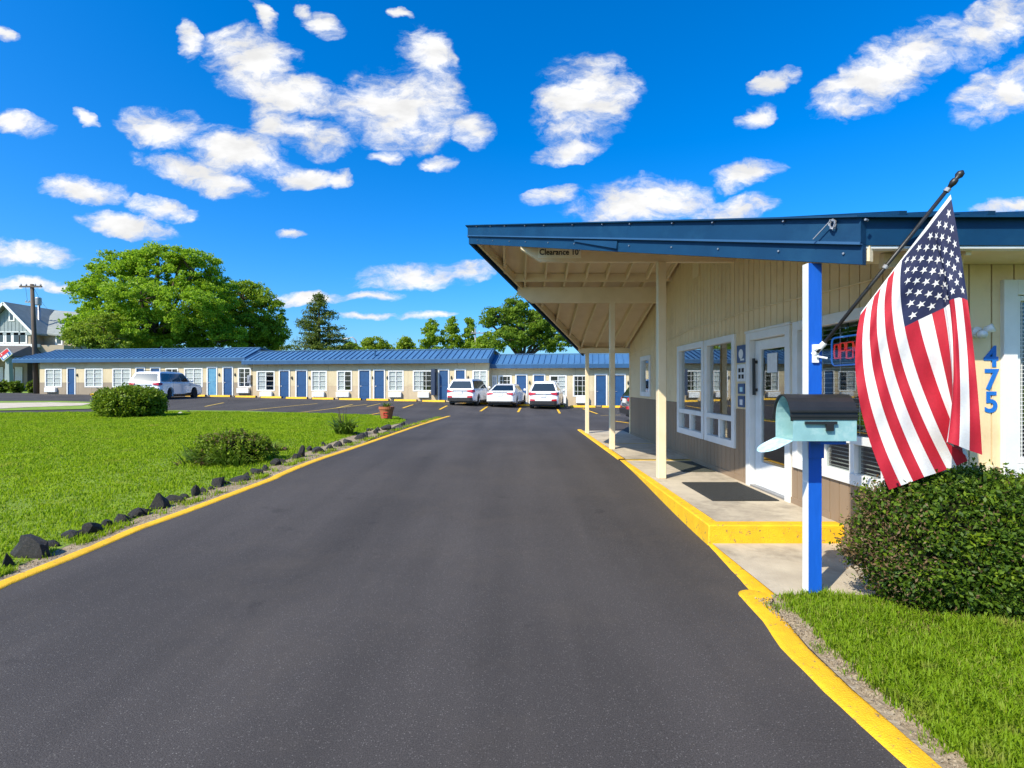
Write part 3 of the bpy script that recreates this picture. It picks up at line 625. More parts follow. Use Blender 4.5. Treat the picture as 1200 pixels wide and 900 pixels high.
# ------------------------------------------------------------------ mailbox
MBX = thing('mailbox', 'turquoise mailbox with black arched lid and open door on the blue post', 'mailbox', (2.22, 3.66, 1.2))
my0, my1 = 3.55, 3.79; mx0, mx1 = A(919, 0, 3.67)[0], A(1004, 0, 3.55)[0]; mz0 = 1.6+(450-517)/F*3.55; mzs = 1.6+(450-487)/F*3.55; mzt = 1.6+(450-463.5)/F*3.6
yc = (my0+my1)/2; hw = (my1-my0)/2
def arch(r, n=12, drop=0):
    pts = [(-hw*r, mz0)]
    for k in range(n+1):
        a = PI-PI*k/n; pts.append((hw*r*math.cos(a), mzs-.03+(mzt-mzs+.03)*r*math.sin(a)))
    pts.append((hw*r, mz0)); return pts
mb = MB(); pr = arch(1.0); n = len(pr)
outer0 = [(mx0, yc+a, z) for a, z in pr]; outer1 = [(mx1, yc+a, z) for a, z in pr]
pi = arch(.95); inner0 = [(mx0, yc+a, z+.004 if z <= mz0+.001 else z) for a, z in pi]; inner1 = [(mx1-.01, yc+a, z+.004 if z <= mz0+.001 else z) for a, z in pi]
V = outer0+outer1+inner0+inner1; Fc = []
for i in range(n):
    j = (i+1) % n; Fc += [(i, j, n+j, n+i), (2*n+i, 3*n+i, 3*n+j, 2*n+j), (i, 2*n+i, 2*n+j, j)]
Fc += [tuple(range(n, 2*n)), tuple(range(3*n-1+n, 3*n-1, -1))]
mb.add(V, Fc); mb.build('body', 'turquoise', MBX, fixn=True)
mb = MB(); pr = arch(1.05)[1:-1]; low = mzs-.008
pr = [(pr[0][0], low)]+pr+[(pr[-1][0], low)]; n = len(pr)
V = [(mx0-.02, yc+a, z) for a, z in pr]+[(mx1+.006, yc+a, z) for a, z in pr]+[(mx0-.02, yc+a*.95, z-.008) for a, z in pr]+[(mx1+.006, yc+a*.95, z-.008) for a, z in pr]; Fc = []
for i in range(n-1): Fc += [(i, i+1, n+i+1, n+i), (2*n+i, 3*n+i, 3*n+i+1, 2*n+i+1), (i, 2*n+i, 2*n+i+1, i+1), (n+i, n+i+1, 3*n+i+1, 3*n+i)]
Fc += [(0, n, 3*n, 2*n), (n-1, 3*n-1, 4*n-1, 2*n-1)]
mb.add(V, Fc); mb.box((mx0-.022, my0-.014, mzs+.022), (mx1+.008, my0-.004, mzs+.036)); mb.box((mx0-.021, my0-.0115, mzs-.010), (mx1+.007, my0-.004, mzs+.004)); mb.build('lid', 'black_metal', MBX, fixn=True)
mb = MB(); q = A(973, 505, 3.53); mb.box((q[0]-.025, my0-.022, q[2]), (q[0]+.025, my0-.008, q[2]+.05)); mb.box((q[0]-.17, my0-.02, q[2]+.045), (q[0]+.05, my0-.008, q[2]+.065)); mb.build('flag_arm', 'black_metal', MBX)
# open door hanging down from its lower edge
mb = MB(); ang = math.radians(27); pr = arch(.98); m0 = mz0
V = []
for th in (0, .008):
    for a, z in pr:
        h = (z-m0)*.68; V.append((mx0-.004-h*math.cos(ang)*.92-th*math.sin(ang), yc+a, m0+.004-h*math.sin(ang)*.9-th*math.cos(ang)))
n = len(pr); mb.add(V, [tuple(range(n)), tuple(range(2*n-1, n-1, -1))]+[(i, n+i, n+(i+1) % n, (i+1) % n) for i in range(n)]); mb.build('door', 'turquoise_faded', MBX, fixn=True)
mb = MB(); mb.box((2.17, 3.6, mz0-.028), (2.35, 3.8, mz0-.002)); mb.build('support', 'post_blue', MBX)

# ------------------------------------------------------------------ flag and pole
P0 = Vector((PX-.002, PY-.075, 1.6+(450-413)/F*3.79)); P1 = Vector(A(1121, 209, 3.36))
FP = thing('flagpole', 'slanted black flagpole in a white bracket on the blue post', 'flagpole', tuple(P0))
mb = MB(); mb.tube([P0, P1], .0125, 10); mb.build('pole', 'black_metal', FP, smooth=True)
dd = (P1-P0).normalized(); mb = MB(); mb.tube([P1-dd*.06, P1-dd*.03, P1-dd*.01, P1+dd*.0, P1+dd*.02, P1+dd*.04, P1+dd*.055], [.013, .022, .02, .012, .024, .022, .006], 12); mb.build('finial', 'black_metal', FP, smooth=True)
mb = MB(); mb.box((P0.x-.022, PY-.066, P0.z-.075), (P0.x+.022, PY-.051, P0.z+.06)); mb.tube([P0-dd*.02+Vector((0, .02, 0)), P0+dd*.085], .021, 12); mb.tube([P0+Vector((.0, 0, -.03)), P0+Vector((.06, -.03, -.045))], .008, 8); mb.tube([P0+Vector((-.02, 0, .02)), P0+Vector((.05, -.02, .05))], .01, 8); mb.build('bracket', 'white_metal', FP)
for s in (.94, .52):
    p = P0.lerp(P1, s); mb = MB(); mb.tube([p-dd*.012, p+dd*.012], .018, 10); mb.build('clip_ring', 'grey_metal', FP)
st0 = [(0, 1114, 228, 0), (13, 1009, 366, 0)]
st1 = [(0, 1134, 352, .05), (.6, 1130, 350, .055), (1.4, 1124, 348.5, .06), (2.4, 1114.5, 351, .062), (2.8, 1112, 353, .05), (3.2, 1114, 355, .03), (4, 1106, 361, .0), (5, 1092, 367.5, 0), (6, 1076, 375, .0), (7, 1060, 383, 0), (8, 1049, 391, .01), (10, 1030, 408, .0), (13, 1003, 441, .0)]
st2 = [(0, 1151, 533, .05), (1, 1136, 528, .075), (2, 1124, 523, .08), (3, 1110.5, 518, .075), (3.3, 1109, 518.5, .06), (4.2, 1120, 525, .035), (5.2, 1131, 533, .015), (5.6, 1136, 538, .0), (6, 1134, 540, -.005), (7, 1121, 546, 0), (8, 1110, 550, .012), (9, 1097, 554.5, .0), (10, 1083, 559, .012), (11, 1070, 564, 0), (12, 1056, 569, .012), (13, 1042, 574, .0)]
def along(st, v): return np.array([np.interp(v, [s[0] for s in st], [s[k] for s in st]) for k in (1, 2, 3)])
pole_y = lambda px: P0.y+(P1.y-P0.y)*np.clip((px-962)/(1121-962), 0, 1)
def flagpt(u, v):
    """u 0..1 along the fly, v 0..13 across the stripes from the top edge"""
    a, b, c_ = along(st0, v), along(st1, v), along(st2, v)
    l0 = (u-.4)*(u-1)/(.4); l1 = u*(u-1)/(.4*-.6); l2 = u*(u-.4)/.6
    q = a*l0+b*l1+c_*l2
    if u < .12: q[2] = q[2]
    hoist = along(st0, v); yb = pole_y(hoist[0])-.012
    y = yb-q[2]*1.0-.035*u*math.sin(v*.55+1.0)*(1 if v > 3 else .3)-.020*u*math.sin(v*1.7+u*4)-.007*math.sin(u*17+v*.9)*min(1, u*4)-.004*math.sin(u*31-v*1.6)*min(1, u*4)
    if v > 3.5: y -= .03*u
    px, py = q[0], q[1]
    return Vector(((px-600)/F*y, y, CAMZ+(450-py)/F*y))
NU, NV = 60, 104
V = [flagpt(i/NU, 13*j/NV) for i in range(NU+1) for j in range(NV+1)]; Fc = []; mi = []
for i in range(NU):
    for j in range(NV):
        Fc.append((i*(NV+1)+j, (i+1)*(NV+1)+j, (i+1)*(NV+1)+j+1, i*(NV+1)+j+1)); u = (i+.5)/NU; v = 13*(j+.5)/NV
        mi.append(1 if i < 1 else (2 if (u < .4 and v < 7) else (0 if int(v) % 2 == 0 else 1)))
fb = MB(); fb.add(V, Fc); fb.m = mi
smoothn = len(Fc)
for r in range(9):
    for k in range(6 if r % 2 == 0 else 5):
        uc = .022+.40*( (k*2+1+(r % 2))/12)*.94; vc = 7*(r+1)/10
        for side in (-1, 1):
            pts = []
            for q in range(10):
                a = PI/2+q*PI/5; rd = .33 if q % 2 == 0 else .13
                uu = uc+rd*math.cos(a)/19*1.25*1.0; vv = vc+rd*math.sin(a)*1.25
                uu, vv = uc-(rd*math.sin(a))*1.15/21, vc+rd*math.cos(a)*1.15
                p = flagpt(max(uu, .001), max(vv, .0)); pts.append(p)
            cpt = flagpt(uc, vc); nrm_ = (pts[0]-cpt).cross(pts[2]-cpt).normalized()
            if nrm_.y > 0: nrm_ = -nrm_
            pts = [p+nrm_*(.0035*side*-1 if False else (.0035 if side < 0 else -.0035)) for p in pts]; cpt = cpt+nrm_*(.0035 if side < 0 else -.0035)
            fb.add([cpt]+pts, [(0, q+1, (q+1) % 10+1) for q in range(10)], 1)
fo = single('flag', fb, ['red_cloth', 'white_cloth', 'navy_cloth'], 'American flag hanging in folds from the slanted black pole', 'flag', tuple(P1), smooth=True)
fo.data.update()

# ------------------------------------------------------------------ leaves
def quats(n): 
    a = RNG.normal(size=(n, 3)); a /= np.linalg.norm(a, axis=1)[:, None]; b = RNG.normal(size=(n, 3)); b -= (a*b).sum(1)[:, None]*a; b /= np.linalg.norm(b, axis=1)[:, None]; return a, b
def leaves(C, size, ratio=.55, updir=None, upw=0.0):
    """one rhombus leaf at every centre; size (n,) half length"""
    n = len(C); a, b = quats(n)
    if updir is not None:
        a = a+np.asarray(updir)*upw; a /= np.linalg.norm(a, axis=1)[:, None]; b -= (a*b).sum(1)[:, None]*a; b /= np.linalg.norm(b, axis=1)[:, None]
    s = np.asarray(size).reshape(-1, 1)*np.ones((n, 1)); nrm = np.cross(a, b)
    V = np.stack([C-a*s, C+b*s*ratio+nrm*s*.15, C+a*s, C-b*s*ratio+nrm*s*.15], 1).reshape(-1, 3)
    return V, np.arange(4*n).reshape(n, 4)
def tree(name, label, base, lobes, mat, nclump, per, lsize, clumpr, trunk_r, group, gap=.0, limbs=None, dense=1.0, droop=0):
    """lobes: (x,y,z,rx,ry,rz) world ellipsoids of the crown"""
    t = thing(name, label, 'tree', base, group)
    base_l = list(lobes); lobes = list(lobes)
    for l in base_l:
        for q in range(5):
            d = np.array([random.gauss(0, 1), random.gauss(0, 1), random.gauss(.25, .9)]); d /= np.linalg.norm(d); k = random.uniform(.26, .48)
            lobes.append((l[0]+d[0]*l[3]*.92, l[1]+d[1]*l[4]*.92, l[2]+d[2]*l[5]*.92, l[3]*k, l[4]*k, l[5]*k*.8))
    vol = np.array([l[3]*l[4]+l[4]*l[5]+l[3]*l[5] for l in lobes]); cnt = (vol/vol.sum()*nclump).astype(int)
    cs = []
    for l, c_ in zip(lobes, cnt):
        d = RNG.normal(size=(c_, 3)); d /= np.linalg.norm(d, axis=1)[:, None]; r = RNG.uniform(.5, 1.05, c_)**.6
        r = r*(1+.12*np.sin(d[:, 0]*7+l[0])*np.sin(d[:, 2]*6+l[2]))
        p = np.array(l[:3])+d*r[:, None]*np.array(l[3:]); p[:, 2] -= droop*(1-r)*0
        cs.append(p)
    cs = np.concatenate(cs); k = len(cs)
    rad = clumpr*RNG.uniform(.6, 1.3, k)
    off = RNG.normal(size=(k, per, 3)); off /= np.maximum(np.linalg.norm(off, axis=2)[..., None], 1e-6); off *= (RNG.uniform(0, 1, (k, per, 1))**.45)*rad[:, None, None]; off[..., 2] *= .55
    C = (cs[:, None, :]+off).reshape(-1, 3)
    V, Q = leaves(C, lsize*RNG.uniform(.6, 1.3, len(C)), .6, (0, 0, 0), 0)
    npmesh('crown', V, Q, mat, t)
    mb = MB(); b = Vector(base); cen = Vector(np.mean([l[:3] for l in lobes], 0)); fork = b.lerp(Vector((cen.x, cen.y, b.z+(cen.z-b.z)*.55)), 1)
    mb.tube([b-Vector((0, 0, .3)), b+Vector((0, 0, .4)), b.lerp(fork, .5)+Vector((.1, .05, 0)), fork], [trunk_r*1.35, trunk_r*1.05, trunk_r*.9, trunk_r*.7], 9)
    for l in base_l:
        e = Vector(l[:3]); m = fork.lerp(e, .5)+Vector((random.uniform(-.3, .3), random.uniform(-.3, .3), .25)); mb.tube([fork-Vector((0, 0, .3)), m, e, e+Vector((0, 0, l[5]*.6))], [trunk_r*.5, trunk_r*.36, trunk_r*.2, .03], 6)
        for q in range(7):
            dq = Vector((random.gauss(0, 1), random.gauss(0, 1), random.gauss(.3, .8))).normalized(); tip = e+Vector((dq.x*l[3], dq.y*l[4], dq.z*l[5]))*.92; mm = e.lerp(tip, .5)+Vector((0, 0, .15)); mb.tube([e-Vector((0, 0, .1)), mm, tip], [trunk_r*.16, trunk_r*.1, .015], 5)
    mb.build('trunk', 'bark', t, smooth=True); return t
def L(px, py, y, rx, ry, dpth=None):
    x, yy, z = A(px, py, y); s = y/F; return (x, yy, z, rx*s, (dpth if dpth else (rx+ry)/2)*s, ry*s)
TG = 'trees behind the motel'
def gbase(px, y): x = (px-600)/F*y; return (x, y, float(ground(x, y))-.1)
D = 50
tree('maple_tree', 'tallest broad maple with a wide domed crown behind the left wing', gbase(190, D),
     [L(186, 318, D, 32, 28), L(140, 325, D, 32, 26), L(112, 350, D-1, 22, 22), L(225, 322, D, 28, 27), L(248, 345, D+1, 26, 26), L(165, 350, D-3, 38, 26), L(215, 360, D-3, 36, 26), L(130, 375, D-2, 34, 22), L(180, 385, D-3, 40, 20), L(240, 380, D, 34, 24), L(95, 385, D-2, 16, 16), L(186, 299, D, 17, 11), L(160, 304, D, 16, 12), L(213, 303, D, 14, 12), L(140, 400, D, 40, 12), L(200, 402, D, 44, 12), L(255, 400, D, 34, 14)], 'maple_leaf', 2100, 58, .115, .52, .45, TG)
tree('maple_tree', 'round darker maple at the right shoulder of the tallest tree', gbase(295, 56),
     [L(285, 350, 56, 24, 20), L(310, 368, 56, 24, 22), L(292, 388, 55, 34, 20), L(270, 370, 57, 20, 24), L(325, 385, 56, 12, 16), L(305, 404, 56, 30, 12)], 'maple_dark', 800, 54, .125, .5, .35, TG)
tree('maple_tree', 'pale feathery young tree between the grey house and the tallest maple', gbase(112, 44.5),
     [L(100, 390, 44.5, 22, 12), L(122, 382, 44.5, 20, 14), L(88, 398, 44.5, 18, 8), L(125, 400, 44.5, 26, 10)], 'pale_leaf', 260, 36, .10, .42, .15, TG)
# conifer
def conifer(label, px, pyt, pyb, y, halfw):
    b = gbase(px, y); t = thing('fir_tree', label, 'tree', b, TG); zt = CAMZ+(450-pyt)/F*y; zb = CAMZ+(450-pyb)/F*y; hw = halfw/F*y
    Cs = []; mb = MB(); mb.tube([Vector(b), Vector((b[0], b[1], zt))], [.3, .03], 8)
    z = zt-.25; i = 0
    while z > zb-2:
        f = (zt-z)/(zt-zb); r = hw*(.06+.94*f**.8); m = 4+int(4*f)
        for k in range(m):
            a = random.uniform(0, 2*PI); rr_ = r*random.uniform(.55, 1.12); tip = Vector((b[0]+rr_*math.cos(a), b[1]+rr_*math.sin(a), z+random.uniform(-.1, .28)*rr_*.5)); o_ = Vector((b[0], b[1], z-.1))
            mb.tube([o_, tip], [.045, .012], 5)
            for s in np.linspace(.25, 1, 5+int(rr_*3)):
                p = o_.lerp(tip, s); Cs.append([p.x, p.y, p.z-.04])
        z -= .42; i += 1
    Cs = np.array(Cs); C = (Cs[:, None, :]+RNG.normal(size=(len(Cs), 12, 3))*np.array([.17, .17, .12])).reshape(-1, 3)
    V, Q = leaves(C, .14*RNG.uniform(.6, 1.3, len(C)), .3); npmesh('crown', V, Q, 'needle', t); mb.build('trunk', 'bark', t); return t
conifer('dark pointed fir behind the middle wing', 374, 344, 402, 50, 35)
tree('oak_tree', 'large oak with an open right side behind the canopy edge', gbase(620, 48),
     [L(603, 364, 48, 17, 16), L(612, 385, 48, 26, 18), L(585, 372, 47, 18, 12), L(640, 375, 48, 20, 16), L(655, 395, 48, 18, 16), L(596, 398, 47, 26, 12), L(572, 376, 48, 9, 8), L(635, 400, 49, 20, 14)], 'oak_leaf', 620, 48, .11, .46, .35, TG)
for px, pt, w, y, lab in ((508, 374, 13, 58, 'slim light green tree, left of the three slim ones'), (530, 374, 11, 58.5, 'slim light green tree between two other slim ones'), (550, 375, 7, 59, 'thinnest sparse tree beside the big oak')):
    tree('poplar_tree', lab, gbase(px, y), [L(px, pt+8, y, w*.6, 9), L(px-1, pt+20, y, w, 11), L(px+2, pt+34, y, w*1.2, 12)], 'maple_dark', 130, 40, .12, .42, .15, TG)
for px, pt, w, y, lab in ((440, 396, 18, 60, 'low rounded treetop just above the middle roof beside the fir'), (475, 396, 11, 60, 'small rounded treetop above the roof, between fir and slim trees'), (408, 401, 17, 57, 'low shrubby treetop directly right of the fir'), (570, 392, 16, 56, 'low treetop tucked against the left foot of the oak')):
    tree('small_tree', lab, gbase(px, y), [L(px, pt+7, y, w*.7, 7), L(px-w*.4, pt+13, y, w*.7, 7), L(px+w*.4, pt+14, y, w*.7, 8)], 'pale_leaf' if px in (475, 440) else 'maple_dark', 90, 34, .15, .5, .14, TG)

def bush(name, label, c, r, mat, n, lsize, dead=0, group=None, core=.8, sq=2.0, lump=.06, seedph=0.0, fresh=False):
    """leafy shrub: superellipsoid shell of small leaves over stems and a solid core coloured dark as inner shade"""
    t = thing(name, label, 'bush', (c[0], c[1], c[2]-r[2]), group)
    def surf(d):
        k = (np.abs(d)**sq).sum(1)**(1/sq); p = d/k[:, None]
        l = 1+lump*(np.sin(d[:, 0]*6+seedph)*np.sin(d[:, 1]*7+1)+np.sin(d[:, 2]*8+d[:, 0]*5)*.8+.5*np.sin(d[:, 0]*17+d[:, 2]*13))
        return p*l[:, None]
    m = n//14; d = RNG.normal(size=(m, 3)); d /= np.linalg.norm(d, axis=1)[:, None]
    rad = 1-(.46 if fresh else .34)*RNG.uniform(0, 1, m)**1.4; cs = surf(d)*rad[:, None]*np.array(r)+np.array(c)
    sp = min(r)*.085
    C = (cs[:, None, :]+RNG.normal(size=(m, 14, 3))*sp).reshape(-1, 3)
    dd_ = np.repeat(d, 14, 0); keep = C[:, 2] > c[2]-r[2]*.98; C = C[keep]; dd_ = dd_[keep]
    isd = RNG.uniform(0, 1, len(C)) < dead(C) if callable(dead) else np.zeros(len(C), bool)
    if fresh:
        f = (np.sin(C[:, 0]*23+C[:, 2]*9)*np.sin(C[:, 1]*19+C[:, 0]*11+2)*np.sin(C[:, 2]*27+1) > .28) & (RNG.uniform(0, 1, len(C)) < .75) & (C[:, 2] > c[2]-.1) & ~isd
        V, Q = leaves(C[f], lsize*RNG.uniform(.6, 1.3, f.sum()), .5, dd_[f]+np.array([0, 0, .6]), .8); npmesh('new_growth', V, Q, 'bush_leaf', t); C = C[~f]; dd_ = dd_[~f]; isd = isd[~f]
    V, Q = leaves(C[~isd], lsize*RNG.uniform(.6, 1.35, (~isd).sum()), .5, dd_[~isd]+np.array([0, 0, .4]), .5); npmesh('foliage', V, Q, mat, t)
    if isd.any():
        V, Q = leaves(C[isd], lsize*RNG.uniform(.5, 1.1, isd.sum()), .4); o = npmesh('dry_foliage', V, Q, 'dry_leaf', t)
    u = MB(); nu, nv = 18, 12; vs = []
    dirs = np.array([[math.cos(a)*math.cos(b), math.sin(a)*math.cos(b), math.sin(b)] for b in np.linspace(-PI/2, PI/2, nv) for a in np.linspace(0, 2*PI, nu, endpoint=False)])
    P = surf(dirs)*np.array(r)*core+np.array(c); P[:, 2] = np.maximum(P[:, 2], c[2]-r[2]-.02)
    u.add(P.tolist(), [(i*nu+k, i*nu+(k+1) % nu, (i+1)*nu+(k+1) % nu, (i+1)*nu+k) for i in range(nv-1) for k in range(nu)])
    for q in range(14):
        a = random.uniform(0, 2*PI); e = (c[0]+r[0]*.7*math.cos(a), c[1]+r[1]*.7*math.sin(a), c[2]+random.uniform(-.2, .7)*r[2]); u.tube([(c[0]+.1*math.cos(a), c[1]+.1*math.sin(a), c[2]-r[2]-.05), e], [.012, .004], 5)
    u.build('stems', 'bush_core', t); return t  # stems plus an added solid body, coloured dark as the shaded inside
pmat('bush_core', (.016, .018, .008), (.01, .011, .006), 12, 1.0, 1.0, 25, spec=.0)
# big bush at the right, mostly in front of the office corner
bx = 3.12
def deadf(C): return np.clip((2.80-C[:, 0])*1.7, 0, .75)*(C[:, 2] < .95)+.05+.25*np.clip((C[:, 0]-3.45)*2, 0, 1)*(C[:, 2] > .6)
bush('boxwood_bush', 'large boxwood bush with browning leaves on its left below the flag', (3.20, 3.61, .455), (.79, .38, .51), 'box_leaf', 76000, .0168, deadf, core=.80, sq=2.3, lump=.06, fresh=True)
q = G(153, 491.5); bush('round_bush', 'clipped round green bush standing alone on the left lawn', (q[0]*(q[1]+.7)/q[1], q[1]+.7, q[2]+.60), (1.26, 1.0, .66), 'bush_leaf', 26000, .055, core=.86, sq=2.3, lump=.04, seedph=2)
for px, py, w, lab in ((2, 461, 9, 'leftmost small round shrub at the porch of the grey house'), (18.5, 461.5, 7, 'middle small round shrub at the porch steps'), (40, 461.3, 6, 'small round shrub beside the end wall of the left wing')):
    y = 45; x = (px-600)/F*y; z = float(ground(x, y)); bush('round_bush', lab, (x, y, z+.5), (w/F*y, .6, .55), 'bush_leaf', 1600, .09, group='shrubs at the grey house', core=.85)
# low spreading shrub on the lawn with strap leaves in front
q = G(272, 547); sh = bush('spreading_shrub', 'low spreading shrub with dark twiggy top and arching strap leaves near the rocks', (q[0]*(q[1]+.45)/q[1]-.02, q[1]+.45, q[2]+.22), (.66, .5, .32), 'bush_leaf', 11000, .026, lambda C: .06+.28*(C[:, 2] > q[2]+.42), core=.75, lump=.16)
def straps(parent, centre, n, ln, spread, wd, mat, name='strap_leaves', up=1.0):
    V = []; Q = []
    for i in range(n):
        a = random.uniform(0, 2*PI); l = ln*random.uniform(.6, 1.2); r0 = random.uniform(0, spread); b = Vector((centre[0]+r0*math.cos(a+.7), centre[1]+r0*math.sin(a+.7)*.7, centre[2])); o = Vector((math.cos(a), math.sin(a), 0)); s = Vector((-o.y, o.x, 0))*wd
        base = len(V); bend = random.uniform(.4, 1.0)
        for k in range(5):
            t = k/4; p = b+o*l*(t*.35+bend*.5*t*t)+Vector((0, 0, up*l*(t*.95-bend*.75*t*t))); w = s*(1-t**2*.95)*(.6+.8*min(1, t*3)*.5); V += [p-w, p+w]
        Q += [(base+2*k, base+2*k+1, base+2*k+3, base+2*k+2) for k in range(4)]
    mb = MB(); mb.add(V, Q); return mb.build(name, mat, parent, smooth=True)
q = (q[0]*(q[1]+.45)/q[1], q[1], q[2]); straps(sh, (q[0]-.15, q[1]+.1, q[2]+.02), 170, .52, .45, .017, 'strap_leaf'); straps(sh, (q[0]+.2, q[1]-.05, q[2]+.02), 80, .40, .3, .014, 'strap_leaf'); straps(sh, (q[0]-.3, q[1]-.1, q[2]+.02), 25, .25, .3, .012, 'dry_leaf', 'dry_leaves')
q = G(318, 530); t = thing('grass_clump', 'small brownish plant clump between the spreading shrub and the rocks', 'plant', q); straps(t, q, 60, .34, .22, .011, 'strap_leaf', 'leaves'); straps(t, q, 40, .34, .2, .01, 'dry_leaf', 'dry_leaves')
q = G(403, 510); t = thing('leafy_plant', 'small bushy plant with pointed light green leaves on the lawn near the pot', 'plant', q); straps(t, q, 140, .62, .2, .03, 'strap_leaf', 'leaves', 1.3)
mb = MB()
for i in range(9): a = random.uniform(0, 6.28); mb.tube([q, (q[0]+.15*math.cos(a), q[1]+.15*math.sin(a), q[2]+random.uniform(.4, .75))], [.012, .004], 5)
mb.build('stems', 'bark', t)
# pot with plant
q = G(453, 492.5); s = q[1]/F; POT = thing('plant_pot', 'brown terracotta pot with red markings and a green plant at the lawn tip', 'plant pot', q)
mb = MB(); hgt = 16*s; mb.lathe([(5.8*s, 0), (8.2*s, hgt*.8), (9*s, hgt*.82), (9*s, hgt), (7.8*s, hgt), (7.6*s, hgt*.9), (0, hgt*.88)], q, 24); mb.build('pot', 'terracotta', POT)
mb = MB()
for a, b in (((-.06, .12), (.08, .12)), ((.08, .12), (.08, .2)), ((.08, .2), (-.06, .22)), ((-.06, .22), (-.05, .31)), ((-.05, .31), (.09, .31))):
    r_ = 7.35*s; f = lambda k: (q[0]+k[0], q[1]-math.sqrt(max(.001, (6.1*s+k[1]/hgt*2.6*s)**2-k[0]**2))-.006, q[2]+k[1]); mb.tube([f(a), f(b)], .016, 6)
mb.build('painted_mark', 'red_paint', POT); straps(POT, (q[0], q[1], q[2]+hgt*.9), 45, .32, .1, .02, 'strap_leaf', 'plant', 1.2)

# ------------------------------------------------------------------ rocks
def rock_mesh(seed):
    r_ = random.Random(seed); bm = bmesh.new(); bmesh.ops.create_icosphere(bm, subdivisions=2, radius=1)
    cuts = [(Vector((r_.gauss(0, 1), r_.gauss(0, 1), r_.gauss(.2, .8))).normalized(), r_.uniform(.42, .8)) for _ in range(13)]
    for v in bm.verts:
        for n, d in cuts:
            k = v.co.dot(n)
            if k > d: v.co -= n*(k-d)*.92
        v.co *= 1+r_.uniform(-.11, .11)
        if v.co.z < -.35: v.co.z = -.35
    me = bpy.data.meshes.new('rock'); bm.to_mesh(me); bm.free(); me.materials.append(MATS['lava']); return me
RM = [rock_mesh(k) for k in range(9)]
c3 = [(20,740,50,70),(115,700,150,105),(215,640,60,20),(295,612,110,42),(390,592,90,75),(455,562,55,55),(522,540,72,55),(585,516,80,45),(622,507,50,48),(685,481,80,72),(760,452,80,38),(850,422,46,48),(805,424,40,18),(890,407,40,32),(948,382,70,62),(920,394,40,24),(1045,357,112,28),(1120,326,62,38),(1160,306,36,24)]
c4 = [(388,326,36,26),(430,304,50,28),(515,277,36,27),(536,270,40,62),(605,251,56,34),(655,236,36,27),(690,226,46,26),(728,213,40,26),(785,195,60,27),(808,187,26,26),(850,172,30,22),(855,160,26,20),(887,157,52,30),(918,157,22,17),(830,156,20,12),(770,147,18,13),(960,136,22,18)]
RK = [(a/3.75, 470+b/3.75, w/3.75, h/3.75) for a, b, w, h in c3]+[(200+a/3.53, 460+b/3.53, w/3.53, h/3.53) for a, b, w, h in c4]
RK += [(a, b, w, h) for a, b, w, h in ((44, 652, 10, 7), (62, 643, 12, 8), (92, 629, 10, 7), (122, 619, 9, 7), (150, 610, 10, 7), (172, 601, 8, 6), (194, 594, 9, 7), (216, 585, 9, 6), (264, 568, 9, 6), (288, 560, 9, 6), (330, 543.5, 9, 6), (362, 529, 8, 6), (378, 523, 8, 6), (415, 510, 7, 5), (432, 505.5, 7, 5))]
special = {1: 'largest lava rock, nearest the viewer in the edging row', 0: 'black lava rock cut by the left edge of the picture', 14: 'pointed lava rock beside the spreading shrub', 9: 'upright lava rock with a pointed top midway along the near row', 22: 'tallest narrow lava rock in the far half of the row'}
for i, (px, py, w, h) in enumerate(RK):
    q = G(px, py); s = q[1]/F; o = bpy.data.objects.new('lava_rock', RM[i % 9]); COL.objects.link(o)
    o.scale = (w*s*.62, w*s*.48, max(h*s*.84, .045)); o.location = (q[0], q[1]+w*s*.25, q[2]+o.scale[2]*.28); o.rotation_euler = (random.uniform(-.15, .15), random.uniform(-.12, .12), random.uniform(0, 6.3) if w < h*1.4 else random.uniform(-.3, .3))
    tag(o, special.get(i, 'dark lava rock in the row edging the lawn beside the yellow line'), 'rock', 'lava rocks edging the lawn')
for px, py, w, m, lab in ((212, 486.5, 9, 'pale_stone', 'pale broken stone at the back edge of the lawn beside the round bush'), (334, 529, 8, 'brown_stone', 'brown upright stone just behind the lava rock row'), (221, 484.5, 7, 'lava', 'dark stone at the back edge of the lawn')):
    q = G(px, py); s = q[1]/F; me = RM[3].copy(); me.materials[0] = MATS[m]; o = bpy.data.objects.new('stone', me); COL.objects.link(o); o.scale = (w*s*.5, w*s*.4, w*s*.35); o.location = (q[0], q[1], q[2]+.06); tag(o, lab, 'stone')

